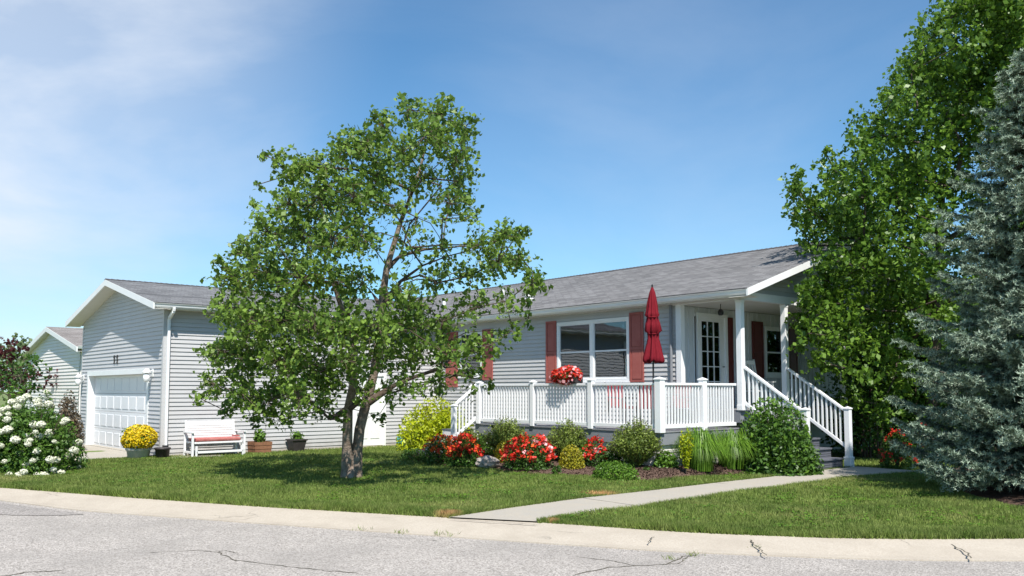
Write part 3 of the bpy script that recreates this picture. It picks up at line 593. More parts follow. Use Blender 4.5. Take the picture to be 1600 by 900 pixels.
def lap(poly_fn, n): pass
def roof_slope(name, m, parent, edge, ridge, x0, x1fn, along, thick=0.05, ex=EX):
    """stepped shingle courses. edge/ridge: (coord across, z); along: 'x' courses run along x, 'y' along y. x1fn(t)->far end"""
    mb = MB(); L = abs(ridge[0] - edge[0]); n = int(round(L / ex)); step = 0.008
    sg = 1 if ridge[0] > edge[0] else -1
    for i in range(n):
        t0, t1 = i / n, (i + 1) / n
        a0, z0 = edge[0] + (ridge[0] - edge[0]) * t0, edge[1] + (ridge[1] - edge[1]) * t0
        a1, z1 = edge[0] + (ridge[0] - edge[0]) * t1, edge[1] + (ridge[1] - edge[1]) * t1
        ea, eb = x1fn((t0)), x1fn((t1))
        def P(u, a, z): return (u, a, z) if along == 'x' else (a, u, z)
        mb.add([P(x0, a0, z0 + step), P(ea, a0, z0 + step), P(eb, a1, z1 + .001), P(x0, a1, z1 + .001)], [(0, 1, 2, 3)])
        mb.add([P(x0, a0, z0 - (0.02 if i == 0 else 0)), P(ea, a0, z0 - (0.02 if i == 0 else 0)), P(ea, a0, z0 + step), P(x0, a0, z0 + step)], [(0, 1, 2, 3)])
        mb.add([P(x0, a0, z0 - .03), P(x0, a0, z0 + step), P(x0, a1, z1 + .001), P(x0, a1, z1 - .03)], [(0, 1, 2, 3)])
    return mb.build(name, m, parent)

# ---- house walls
WIN = (-5.74, -3.18, 1.87, 3.45)       # front picture window (x0,x1,z0,z1)
WIN2 = (-10.08, -8.93, 2.05, 3.42)
XW = -1.71
mb = MB(); siding(mb, 'x', 0.0, -1, GX + 0.02, XW, 0.0, 3.63, holes=[WIN, WIN2])
mb.build("front_wall", M['siding'], house)
# porch wall: vertical board siding facing +x, with a door and a window
DOOR = (0.78, 1.80, ZP, ZP + 2.18); PWIN = (3.50, 4.50, 2.0, 3.30)
mb = MB(); yy = 0.02
while yy < 9.36:
    e = min(9.36, yy + 0.2)
    for (s, t, a, b) in ((yy, e, ZP - .3, 3.62),):
        pieces = [(a, b)]
        for h in (DOOR, PWIN):
            if h[1] > s and h[0] < t:
                pieces = [q for (c, d) in pieces for q in ((c, min(d, h[2])), (max(c, h[3]), d)) if q[1] > q[0] + .001]
        for c, d in pieces:
            mb.add([(XW, s, c), (XW, t - .03, c), (XW, t - .03, d), (XW, s, d)], [(0, 1, 2, 3)])
            mb.add([(XW, t - .03, c), (XW + .015, t - .024, c), (XW + .015, t - .006, c), (XW, t, c), (XW, t - .03, d), (XW + .015, t - .024, d), (XW + .015, t - .006, d), (XW, t, d)],
                   [(0, 1, 5, 4), (1, 2, 6, 5), (2, 3, 7, 6)])
    yy = e
mb.build("porch_wall", M['porchwall'], house)
mb = MB(); siding(mb, 'y', 0.0, 1, 0, 9.4, 3.80, 5.45, top=lambda z: ((z - ZT) / SL - OV + .03, 2 * YR - ((z - ZT) / SL - OV) - .03))
mb.build("gable_wall", M['siding'], house)
mb = MB(); flatwall(mb, 'x', 9.4, -19, XW, -.05, 3.7); flatwall(mb, 'y', -19.0, 0, 9.4, -.05, 3.7); flatwall(mb, 'x', .3, -19, -11, 0, 3.7)
mb.add([(-19, 0, 3.7), (-19, 9.4, 3.7), (-19, 4.7, 5.4)], [(0, 1, 2)])
mb.build("back_wall", M['siding'], house)
MB().add([(XW + .0, 9.36, 0), (XW, 0.02, 0), (XW, 0.02, ZP - .3), (XW, 9.36, ZP - .3)], [(0, 1, 2, 3)]).build("foundation_wall", M['siding'], house)

# ---- house roof
roof_slope("roof", M['roof'], house, (-OV - .02, ZT), (YR, ZRIDGE), XR, lambda t: -19.4, 'x')
roof_slope("rear_roof", M['roof'], house, (2 * YR + OV + .02, ZT), (YR, ZRIDGE), XR, lambda t: -19.4, 'x')
mb = MB(); x = XR
while x > -19.4:
    x2 = x - 0.15; mb.add([(x, YR - .13, ZRIDGE - .022), (x, YR, ZRIDGE + .03), (x, YR + .13, ZRIDGE - .022), (x2, YR - .13, ZRIDGE - .03), (x2, YR, ZRIDGE + .018), (x2, YR + .13, ZRIDGE - .03)], [(0, 1, 4, 3), (1, 2, 5, 4), (0, 2, 1)]); x = x2
mb.build("ridge_cap", M['ridgecap'], house)
# rakes, gutter, fascia, soffit
mb = MB()
for s in (0, 1):
    ya, yb = (-OV - .02, YR) if s == 0 else (2 * YR + OV + .02, YR)
    mb.prism([(ya, ZT - .165), (yb, ZRIDGE - .165), (yb, ZRIDGE - .012), (ya, ZT - .012)], 'x', XR - .03, XR + .012)
mb.build("rake_board", M['white'], house)
def gutter(name, parent, axis, fixed, sgn, a, b, z):
    """K style gutter: fixed = fascia plane, sgn = outward"""
    prof = [(0, 0), (.055, 0), (.075, .03), (.085, .075), (.11, .10), (.11, .12), (.098, .12), (.098, .106), (.07, .08), (.06, .04), (.045, .012), (.012, .012), (.012, .12), (0, .12)]
    pl = [(fixed + sgn * u, z + v) for u, v in prof]
    return MB().prism(pl, 'x' if axis == 'x' else 'y', a, b).build(name, M['vinyl'], parent)
gutter("gutter", house, 'x', -OV + .09, -1, XR - .035, GX + .6, ZE - .005)
MB().box(GX + .3, XR - .035, -OV + .092, -OV + .112, ZE - .03, ZT - .03).build("fascia", M['white'], house)
mb = MB(); x = XR - .03
while x > GX + .3:      # ribbed vinyl soffit
    mb.add([(x, 0.0, 3.63), (x, -OV + .10, 3.655), (x - .1, -OV + .10, 3.655), (x - .1, 0, 3.63), (x - .1, 0, 3.645), (x - .1, -OV + .10, 3.67), (x - .115, -OV + .10, 3.67), (x - .115, 0, 3.645)], [(0, 1, 2, 3), (3, 2, 5, 4), (4, 5, 6, 7)]); x -= .115
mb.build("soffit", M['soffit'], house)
mb = MB()
mb.add([(0.02, 0, zroof(0) - .17), (0.02, YR, ZRIDGE - .17), (XR - .03, YR, ZRIDGE - .17), (XR - .03, -OV, ZT - .17), (0.02, -OV, ZT - .17)], [(0, 1, 2, 3, 4)])
mb.build("gable_soffit", M['soffit'], house)
# porch: floor, ceiling, beam, posts
mb = MB(); yy = 0.0
k = 0
pf = empty("porch_floor", (0, 0, 0)); pf.parent = house; pf.location = (5 - .8, 4.0, ZP)
def board(parent, x0, x1, y0, y1, z0, z1, m='deckboard', name="board"): return MB().box(x0, x1, y0, y1, z0, z1).build(name, M[m], parent)
for i in range(12):
    xa = XW + .01 + i * .142; board(pf, xa, xa + .136, -.05, 9.35, ZP - .035, ZP)
box("rim_board", M['fascia'], house, -.03, 0.0, -.055, 9.35, ZP - .26, ZP - .037)
box("rim_board", M['fascia'], house, XW, -.035, -.06, -.035, ZP - .26, ZP - .037)
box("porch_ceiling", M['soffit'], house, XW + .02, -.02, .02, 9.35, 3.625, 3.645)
box("porch_beam", M['vinyl'], house, XW - .1, .06, -.06, .06, 3.62, 3.795, .004)
box("porch_beam", M['vinyl'], house, -.06, .063, .065, 9.3, 3.62, 3.797, .004)
def porch_post(x, y, w=.125):
    mb = MB().box(x - w / 2, x + w / 2, y - w / 2, y + w / 2, ZP, 3.615)
    p = mb.build("porch_post", M['vinyl'], house, bevel=.006)
    MB().box(x - w / 2 - .008, x + w / 2 + .008, y - w / 2 - .008, y + w / 2 + .008, ZP + .002, ZP + .12).build("post_base", M['vinyl'], p, bevel=.006)
    MB().box(x - w / 2 - .008, x + w / 2 + .008, y - w / 2 - .008, y + w / 2 + .008, 3.55, 3.612).build("post_cap", M['vinyl'], p, bevel=.006)
    return p
porch_post(0, 0, .135); porch_post(0, 1.72); porch_post(0, 4.3); porch_post(0, 6.9); porch_post(0, 9.25)
box("corner_board", M['vinyl'], house, XW - .02, XW + .13, -.045, .10, .86, 3.62, .004)
box("corner_board", M['fascia'], house, GX + .003, GX + .06, -.045, -.017, .03, 3.62)
MB().tube([(-1.86, -.06, 3.64), (-1.86, -.06, 0.9)], .035, 8).build("downspout", M['fascia'], house)
# vents on the roof
def onroof(x, y): return (x, y, zroof(y))
v = onroof(-7.99, 1.0)
MB().lathe(v, [(.16, -.03), (.14, .06), (.10, .08), (.10, .11), (.15, .12), (.145, .15), (.10, .18), (.03, .195)], 20).build("roof_vent", M['white'], house, smooth=True)
v = onroof(-11.1, 2.6); p = MB().tube([(v[0], v[1], v[2] - .1), (v[0], v[1], v[2] + .22)], .05, 12).build("vent_pipe", M['white'], house)
v = onroof(-13.6, 2.0); MB().tube([(v[0], v[1], v[2] - .1), (v[0], v[1], v[2] + .25)], .06, 12).build("vent_pipe", M['white'], house)
v = onroof(-9.6, 1.9); MB().box(v[0] - .13, v[0] + .13, v[1] - .12, v[1] + .12, v[2] - .05, v[2] + .12).build("roof_vent", M['metal'], house, bevel=.02)
# porch pendant lamp
lampp = MB().tube([(-.9, .55, 3.63), (-.9, .55, 3.50)], .008, 6).build("porch_lamp", M['black'], house)
MB().lathe((-.9, .55, 3.36), [(.03, 0), (.06, .02), (.07, .08), (.045, .13), (.02, .15)], 12).build("lamp_shade", M['black'], lampp)

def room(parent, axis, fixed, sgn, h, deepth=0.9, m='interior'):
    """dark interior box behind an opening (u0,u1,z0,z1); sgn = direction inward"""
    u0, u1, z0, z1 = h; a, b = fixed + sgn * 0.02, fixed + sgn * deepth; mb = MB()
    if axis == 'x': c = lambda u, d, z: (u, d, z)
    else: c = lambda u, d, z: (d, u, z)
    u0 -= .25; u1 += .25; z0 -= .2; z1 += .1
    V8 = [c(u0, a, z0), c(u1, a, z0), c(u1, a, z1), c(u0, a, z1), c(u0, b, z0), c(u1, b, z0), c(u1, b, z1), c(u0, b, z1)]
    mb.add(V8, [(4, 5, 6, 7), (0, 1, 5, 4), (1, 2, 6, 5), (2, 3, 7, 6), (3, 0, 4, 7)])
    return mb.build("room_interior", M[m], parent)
def rect(axis, fixed, sgn, u0, u1, z0, z1, d0, d1):
    """box in a wall plane: d along outward normal"""
    a, b = fixed + sgn * d0, fixed + sgn * d1
    return MB().box(u0, u1, a, b, z0, z1) if axis == 'x' else MB().box(a, b, u0, u1, z0, z1)
def window(parent, axis, fixed, sgn, u0, u1, z0, z1, cols=1, name="window", curtain=True):
    fr = .075
    w = rect(axis, fixed, sgn, u0 - .0, u1 + .0, z1 - fr, z1, -.03, .032)
    for a, b, c, d in ((u0, u1, z0, z0 + fr), (u0, u0 + fr, z0 + fr, z1 - fr), (u1 - fr, u1, z0 + fr, z1 - fr)):
        q = rect(axis, fixed, sgn, a, b, c, d, -.03, .032); w.add(q.v, q.f)
    iu0, iu1, iz0, iz1 = u0 + fr, u1 - fr, z0 + fr, z1 - fr
    n = cols; cw = (iu1 - iu0) / n
    for i in range(1, n):
        q = rect(axis, fixed, sgn, iu0 + i * cw - .055, iu0 + i * cw + .055, iz0, iz1, -.03, .03); w.add(q.v, q.f)
    fo = w.build(name, M['vinyl'], parent, bevel=.004)
    rect(axis, fixed, sgn, u0 - .03, u1 + .03, z0 - .035, z0 - .002, -.01, .055).build("sill", M['vinyl'], fo, bevel=.004)
    for i in range(n):
        a = iu0 + i * cw + (.055 if i else 0); b = iu0 + (i + 1) * cw - (.055 if i < n - 1 else 0); zm = (iz0 + iz1) / 2 - .02
        s = rect(axis, fixed, sgn, a, b, zm - .02, zm + .02, -.022, .016)
        for (e, f, g_, h_) in ((a, b, iz1 - .03, iz1), (a, b, iz0, iz0 + .04), (a, a + .03, iz0 + .04, iz1 - .03), (b - .03, b, iz0 + .04, iz1 - .03)):
            q = rect(axis, fixed, sgn, e, f, g_, h_, -.022, .012); s.add(q.v, q.f)
        s.build("sash", M['vinyl'], fo)
        rect(axis, fixed, sgn, a + .028, b - .028, zm + .018, iz1 - .028, -.012, -.008).build("pane", M['glass'], fo)
        rect(axis, fixed, sgn, a + .028, b - .028, iz0 + .038, zm - .018, -.02, -.016).build("pane", M['glass'], fo)
        if curtain:
            mb = MB(); k = 14; x0 = b - (b - a) * .34; dx = (b - x0) / k
            def c(u, d, z): return (u, fixed + sgn * d, z) if axis == 'x' else (fixed + sgn * d, u, z)
            pts = [(x0 + j * dx, -.12 - .03 * (j % 2)) for j in range(k + 1)]
            mb.add([c(u, d, iz0 - .05) for u, d in pts] + [c(u, d, iz1) for u, d in pts], [(j, j + 1, j + k + 2, j + k + 1) for j in range(k)])
            mb.build("curtain", M['curtain'], fo)
    room(parent, axis, fixed, -sgn, (u0, u1, z0, z1))
    return fo
def shutter(parent, axis, fixed, sgn, u0, u1, z0, z1, m='shutter'):
    zm = (z0 + z1) / 2 - .03; st = .055
    s = rect(axis, fixed, sgn, u0, u1, z0, z1, .016, .03)
    for a, b, c, d in ((u0, u0 + st, z0, z1), (u1 - st, u1, z0, z1), (u0 + st, u1 - st, z0, z0 + st), (u0 + st, u1 - st, z1 - st, z1), (u0 + st, u1 - st, zm - st / 2, zm + st / 2)):
        q = rect(axis, fixed, sgn, a, b, c, d, .03, .046); s.add(q.v, q.f)
    so_ = s.build("shutter", M[m], parent)
    for c, d in ((z0 + st, zm - st / 2), (zm + st / 2, z1 - st)):
        rect(axis, fixed, sgn, u0 + st + .02, u1 - st - .02, c + .02, d - .02, .03, .042).build("panel", M[m], so_, bevel=.006)
    return so_
window(house, 'x', 0, -1, *WIN, cols=2)
shutter(house, 'x', 0, -1, WIN[0] - .42, WIN[0] - .02, 1.85, 3.50); shutter(house, 'x', 0, -1, WIN[1] + .02, WIN[1] + .46, 1.85, 3.54)
window(house, 'x', 0, -1, *WIN2, cols=1)
shutter(house, 'x', 0, -1, WIN2[0] - .62, WIN2[0] - .03, 1.75, 3.43); shutter(house, 'x', 0, -1, WIN2[1] + .03, WIN2[1] + .5, 1.95, 3.43)
window(house, 'y', XW, 1, *PWIN, cols=1, curtain=False)
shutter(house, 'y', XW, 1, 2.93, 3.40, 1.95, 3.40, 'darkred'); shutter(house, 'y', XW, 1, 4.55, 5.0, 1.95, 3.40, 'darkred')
# porch door: white door with fifteen lites, dark red storm edge
y0, y1, z0, z1 = DOOR
mb = MB()
for a, b, c, d in ((y0 - .09, y0, z0, z1 + .09), (y1, y1 + .09, z0, z1 + .09), (y0, y1, z1, z1 + .09)):
    q = rect('y', XW, 1, a, b, c, d, -.02, .04); mb.add(q.v, q.f)
dtrim = mb.build("door_trim", M['vinyl'], house, bevel=.004)
mb = MB(); ly0, ly1, lz0, lz1 = y0 + .13, y1 - .17, z0 + .28, z1 - .1
for a, b, c, d in ((y0, ly0, z0, z1), (ly1, y1, z0, z1), (ly0, ly1, z0, lz0), (ly0, ly1, lz1, z1)):
    q = rect('y', XW, 1, a, b, c, d, -.05, -.005); mb.add(q.v, q.f)
pdoor = mb.build("door", M['vinyl'], house)
for i in range(1, 3):
    yy = ly0 + (ly1 - ly0) * i / 3; rect('y', XW, 1, yy - .011, yy + .011, lz0, lz1, -.04, -.008).build("muntin", M['vinyl'], pdoor)
for i in range(1, 5):
    zz = lz0 + (lz1 - lz0) * i / 5; rect('y', XW, 1, ly0, ly1, zz - .011, zz + .011, -.038, -.010).build("muntin", M['vinyl'], pdoor)
for i in range(3):
    for j in range(5):
        a, b = ly0 + (ly1 - ly0) * i / 3, ly0 + (ly1 - ly0) * (i + 1) / 3; c, d = lz0 + (lz1 - lz0) * j / 5, lz0 + (lz1 - lz0) * (j + 1) / 5
        rect('y', XW, 1, a + .011, b - .011, c + .011, d - .011, -.03, -.026).build("pane", M['glass'], pdoor)
MB().tube([(XW + .0, y1 - .08, z0 + 1.0), (XW + .05, y1 - .08, z0 + 1.0), (XW + .055, y1 - .16, z0 + 1.0)], .012, 8).build("handle", M['black'], pdoor)
room(house, 'y', XW, -1, DOOR)
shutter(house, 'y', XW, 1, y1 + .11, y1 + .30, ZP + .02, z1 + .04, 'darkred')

# ================================================================== GARAGE
GD = (-17.43, -12.12, 0.0, 2.08)
zg = lambda x: ZT + GSL * (GW / 2 + OV - abs(x - GXC))
mb = MB(); siding(mb, 'x', GY, -1, GL, GX, 0.0, 4.55, holes=[GD], top=lambda z: (GL, GX) if z < zg(GX) - .12 else (GL + max(0, (z + .10 - zg(GX)) / GSL), GX - max(0, (z + .10 - zg(GX)) / GSL)))
mb.build("gable_wall", M['siding'], garage)
MD = (-3.03, -2.08, 0.0, 2.06)
mb = MB(); siding(mb, 'y', GX, 1, GY, 0.0, 0.0, 3.66, holes=[MD]); mb.build("side_wall", M['siding'], garage)
mb = MB(); flatwall(mb, 'y', GL, GY, 0, -.05, 3.7); mb.build("far_wall", M['siding'], garage)
box("corner_board", M['siding'], garage, GX - .07, GX + .022, GY - .022, GY + .07, 0.01, 3.66)
box("corner_board", M['siding'], garage, GL - .02, GL + .07, GY - .022, GY + .05, 0.01, 3.6)
box("foundation", M['concrete'], garage, GX - .1, GX + .025, GY + .1, 0, -.05, .06)
roof_slope("roof", M['roofg'], garage, (GX + OV + .02, ZT), (GXC, GR), GY - .42, lambda t: -OV + t * ((GR - ZT) / SL) + .02, 'y', ex=.14)
roof_slope("rear_roof", M['roofg'], garage, (GL - OV - .02, ZT), (GXC, GR), GY - .42, lambda t: -OV + t * ((GR - ZT) / SL) + .02, 'y', ex=.14)
mb = MB(); y = GY - .42
while y < 2.2:
    y2 = y + .15; mb.add([(GXC - .13, y, GR - .01), (GXC, y, GR + .028), (GXC + .13, y, GR - .01), (GXC - .13, y2, GR - .018), (GXC, y2, GR + .018), (GXC + .13, y2, GR - .018)], [(0, 1, 4, 3), (1, 2, 5, 4), (0, 2, 1)]); y = y2
mb.build("ridge_cap", M['ridgecap'], garage)
mb = MB()
for s in (1, -1):
    xa = GXC + s * (GW / 2 + OV + .02)
    mb.prism([(xa, ZT - .175), (GXC, GR - .175), (GXC, GR - .012), (xa, ZT - .012)], 'y', GY - .432, GY - .40)
mb.build("rake_board", M['white'], garage)
mb = MB()
for s in (1, -1):
    xa = GXC + s * (GW / 2 + OV)
    mb.add([(xa, GY - .40, ZT - .16), (GXC, GY - .40, GR - .16), (GXC, GY + .0, GR - .16), (xa, GY, ZT - .16)], [(0, 1, 2, 3)])
mb.add([(GX, GY, 3.65), (GX + OV - .09, GY, 3.65), (GX + OV - .09, -.35, 3.65), (GX, -.35, 3.65)], [(0, 1, 2, 3)])
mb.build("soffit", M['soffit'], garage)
gutter("gutter", garage, 'y', GX + OV - .09, 1, GY - .40, -.42, ZE - .005)
gutter("gutter", garage, 'y', GL - OV + .09, -1, GY - .40, 0, ZE - .005)
box("fascia", M['white'], garage, GX + OV - .112, GX + OV - .092, GY - .40, -.40, ZE - .03, ZT - .03)
# downspout at the near corner
def downspout(parent, pts):
    mb = MB()
    for a, b in zip(pts[:-1], pts[1:]): mb.beam(a, b, .085, .065, up=(0, 1, .01))
    return mb.build("downspout", M['vinyl'], parent, bevel=.01)
dsx = GX + .07
downspout(garage, [(GX + OV - .04, GY + .09, 3.69), (GX + OV - .06, GY + .09, 3.60), (dsx, GY + .09, 3.44), (dsx, GY + .09, .28)])
MB().box(dsx - .06, dsx + .06, GY + .03, GY + .15, 0.0, .30).build("drain_adapter", M['black'], garage, bevel=.01)
downspout(garage, [(GX + .08, -.12, 3.60), (GX + .08, -.12, .1)])
# overhead door
x0, x1, z0, z1 = GD
mb = MB()
for a, b, c, d in ((x0 - .14, x0, 0, z1 + .14), (x1, x1 + .14, 0, z1 + .14), (x0, x1, z1, z1 + .14)):
    q = rect('x', GY, -1, a, b, c, d, -.2, .03); mb.add(q.v, q.f)
mb.build("door_trim", M['white'], garage, bevel=.004)
mb = MB(); nr, nc = 4, 8; hh = (z1 - z0) / nr; yb = GY + .17
for r in range(nr): mb.box(x0, x1, yb, yb + .045, z0 + r * hh + .004, z0 + (r + 1) * hh - .004)
gd = mb.build("garage_door", M['garagedoor'], garage, bevel=.004)
pw = (x1 - x0) / nc; mb = MB().box(0, pw - .14, -.012, .004, 0, hh - .17); pm = None
for r in range(nr):
    for c in range(nc):
        px_, pz_ = x0 + c * pw + .07, z0 + r * hh + .085
        if pm is None:
            o = mb.build("door_panel", M['garagedoor'], gd, local=True, bevel=.008); pm = o.data
        else:
            o = link("door_panel", pm, None, gd); md = o.modifiers.new("bevel", 'BEVEL'); md.width = .008; md.segments = 2
        o.location = Vector((px_, yb, pz_)) - wloc(gd)
box("threshold", M['concrete'], garage, x0, x1, GY - .02, GY + .3, -.05, .02)
# number over the door
def digit_one(x, z):
    mb = MB().box(x - .025, x + .025, GY - .04, GY - .018, z, z + .24).beam((x - .015, GY - .029, z + .225), (x - .075, GY - .029, z + .17), .022, .03)
    mb.box(x - .05, x + .05, GY - .04, GY - .018, z, z + .03)
    return mb.build("house_number", M['black'], garage)
digit_one(-14.92, 2.40); digit_one(-14.66, 2.40)
# coach lanterns: white bracket and frosted glass
def lantern(x, z):
    b = MB().box(x - .06, x + .06, GY - .03, GY - .014, z - .08, z + .12).tube([(x, GY - .03, z + .06), (x, GY - .16, z + .10), (x, GY - .17, z + .04)], .012, 6).build("coach_light", M['white'], garage)
    MB().lathe((x, GY - .17, z - .22), [(.03, 0), (.07, .03), (.085, .12), (.07, .20), (.03, .235)], 16).build("lamp_glass", M['lampglass'], b, smooth=True)
    MB().lathe((x, GY - .17, z), [(.10, .0), (.11, .03), (.06, .08), (.02, .13)], 16).build("lamp_cap", M['white'], b, smooth=True)
lantern(-11.72, 2.08); lantern(-17.98, 2.03)
# man door in the side wall
y0, y1, z0, z1 = MD
mb = MB()
for a, b, c, d in ((y0 - .09, y0, .0, z1 + .09), (y1, y1 + .09, .0, z1 + .09), (y0, y1, z1, z1 + .09)):
    q = rect('y', GX, 1, a, b, c, d, -.05, .035); mb.add(q.v, q.f)
mb.build("door_trim", M['white'], garage, bevel=.004)
mdr = rect('y', GX, 1, y0, y1, .06, z1, -.04, -.0).build("side_door", M['white'], garage)
for a, b in ((y0 + .12, (y0 + y1) / 2 - .05), ((y0 + y1) / 2 + .05, y1 - .12)):
    for c, d in ((.25, .85), (1.0, 1.9)): rect('y', GX, 1, a, b, c, d, 0, .012).build("panel", M['white'], mdr, bevel=.006)
MB().lathe((GX + .05, y0 + .08, 1.0), [(.02, -.02), (.03, 0), (.02, .02)], 10).build("handle", M['metal'], mdr)

# ================================================================== DECK
DX, DY, DL = -0.06, -2.64, -5.90
deck = empty("deck", (-3, -1.3, 0), "low grey boarded deck with white railing along the front of the house", "deck")
yb = DY - .03; i = 0
while yb < -.08:
    board(deck, DL - .02, DX + .03, yb, min(yb + .136, -.06), ZD - .03, ZD, name="floor_board"); yb += .142
box("fascia_board", M['fascia'], deck, DL, DX + .012, DY - .012, DY + .02, ZD - .27, ZD - .032)
box("fascia_board", M['fascia'], deck, DX - .02, DX + .016, DY + .022, -.06, ZD - .27, ZD - .032)
box("fascia_board", M['fascia'], deck, DL - .004, DL + .03, DY + .022, -.06, ZD - .27, ZD - .032)
mb = MB(); siding(mb, 'x', DY + .05, -1, DL + .05, DX - .05, 0.0, ZD - .25, out=.016); siding(mb, 'y', DX - .05, 1, DY + .05, -.03, 0, ZD - .25, out=.016); siding(mb, 'y', DL + .05, -1, DY + .05, -.03, 0, ZD - .25)
mb.build("skirting", M['beige'], deck)
RT = ZD + .95
bal_me = {}
def baluster(parent, x, y, z0, z1):
    h = round(z1 - z0, 3); key = h
    if key not in bal_me:
        me = bpy.data.meshes.new("baluster"); q = MB().box(-.0165, .0165, -.0165, .0165, 0, h); me.from_pydata(q.v, [], q.f); me.materials.append(M['vinyl']); bal_me[key] = me
    o = link("baluster", bal_me[key], None, parent); o.location = Vector((x, y, z0)) - wloc(parent); return o
def rail_post(parent, x, y, w, zb, zt):
    p = MB().box(x - w / 2, x + w / 2, y - w / 2, y + w / 2, zb, zt).build("post", M['vinyl'], parent, bevel=.005)
    c = w / 2 + .014
    MB().add([(x - c, y - c, zt), (x + c, y - c, zt), (x + c, y + c, zt), (x - c, y + c, zt), (x - c, y - c, zt + .022), (x + c, y - c, zt + .022), (x + c, y + c, zt + .022), (x - c, y + c, zt + .022), (x, y, zt + .06)],
             [(3, 2, 1, 0), (0, 1, 5, 4), (1, 2, 6, 5), (2, 3, 7, 6), (3, 0, 4, 7), (4, 5, 8), (5, 6, 8), (6, 7, 8), (7, 4, 8)]).build("post_cap", M['vinyl'], p)
    return p
def rail_run(parent, p, q, zb, zt, wpost=.06):
    p = Vector(p); q = Vector(q); d = (q - p).normalized(); a, b = p + d * wpost, q - d * wpost
    MB().vbeam((a.x, a.y, zt - .025), (b.x, b.y, zt - .025), .085, .05).build("top_rail", M['vinyl'], parent, bevel=.006)
    MB().vbeam((a.x, a.y, zb + .04), (b.x, b.y, zb + .04), .05, .075).build("bottom_rail", M['vinyl'], parent, bevel=.005)
    n = max(1, int(round((b - a).length / .0975)) - 1)
    for i in range(1, n + 1):
        c = a + (b - a) * (i / (n + 1)); baluster(parent, c.x, c.y, zb + .075, zt - .05)
PX = [DL + .05, -3.78, -1.93, DX]
rail_post(deck, DX, DY, .15, ZD - .03, RT + .06); rail_post(deck, PX[1], DY, .11, ZD - .01, RT + .03); rail_post(deck, PX[2], DY, .12, ZD - .01, RT + .06); rail_post(deck, PX[0] + .1, DY, .12, ZD - .01, RT + .02)
rail_post(deck, DX, -1.27, .13, ZD - .02, RT + .06)
rail_run(deck, (PX[0] + .1, DY, 0), (PX[1], DY, 0), ZD + .045, RT); rail_run(deck, (PX[1], DY, 0), (PX[2], DY, 0), ZD + .045, RT); rail_run(deck, (PX[2], DY, 0), (PX[3] - .02, DY, 0), ZD + .045, RT)
rail_run(deck, (DX, DY + .02, 0), (DX, -1.27, 0), ZD + .045, RT); rail_run(deck, (DX, -1.27, 0), (DX, -.08, 0), ZD + .045, RT, .07)
def stair_rail(parent, a, b, ht, hb, nb):
    """a (top) and b (bottom) nosing points; rail parallel to the slope"""
    a = Vector(a); b = Vector(b)
    MB().vbeam(a + Vector((0, 0, ht)), b + Vector((0, 0, ht)), .085, .06).build("top_rail", M['vinyl'], parent, bevel=.006)
    MB().vbeam(a + Vector((0, 0, hb)), b + Vector((0, 0, hb)), .05, .08).build("bottom_rail", M['vinyl'], parent, bevel=.005)
    for i in range(1, nb + 1):
        c = a + (b - a) * (i / (nb + 1)); baluster(parent, c.x, c.y, c.z + hb + .038, c.z + ht - .028)
# porch stairs going down to the path
pst = empty("porch_stairs", (.8, .86, 0), "dark grey porch steps with sloping white handrails down to the front path", "stairs")
NR = 6; rise = (ZP - .0) / NR; run = .27
for i in range(NR - 1):
    zt = ZP - (i + 1) * rise; xa = .005 + i * run
    box("tread", M['steps'], pst, xa, xa + run + .025, .02, 1.71, zt - .035, zt, .004)
    box("riser", M['steps'], pst, xa + run - .02, xa + run - .002, .03, 1.70, zt - rise + .001, zt - .036)
    for k in range(3): box("riser_groove", M['black'], pst, xa + run - .0015, xa + run + .001, .05, 1.68, zt - rise + .03 + k * .045, zt - rise + .036 + k * .045)
for ys in (.02, 1.71):
    MB().prism([(0.0, ZP - rise * 1.3), (0, ZP - .26), (1.36, 0.0), (.2, 0.0), (0, .0)], 'y', ys - .018, ys + .018).build("stringer", M['steps'], pst)
for ys in (.03, 1.70):
    A = (.07, ys, ZP + .0); B = (1.43, ys, .30)
    stair_rail(pst, A, B, .93, .16, 12)
    rail_post(pst, 1.50, ys, .12, .19, 1.25)
    MB().box(1.42, 1.58, ys - .08, ys + .08, .0, .19).build("newel_base", M['vinyl'], pst, bevel=.01)
    MB().box(1.415, 1.585, ys - .085, ys + .085, .19, .235).build("post_collar", M['vinyl'], pst, bevel=.01)
# deck stairs at the far left end
dst = empty("deck_stairs", (-6.4, -3.0, 0), "short white railed steps at the left end of the deck behind the lime shrub", "stairs")
for i in range(4):
    zt = ZD - (i + 1) * .17; ya = DY - .02 - i * .26
    box("tread", M['steps'], dst, -6.9, -5.98, ya - .28, ya, zt - .03, zt); box("riser", M['beige'], dst, -6.88, -6.0, ya - .27, ya - .255, zt - .17, zt - .031)
stair_rail(dst, (DL + .02, DY - .02, ZD), (DL + .02, DY - .62, ZD - .42), .90, .12, 5)
rail_post(dst, DL + .02, DY - .68, .11, .0, ZD + .42)

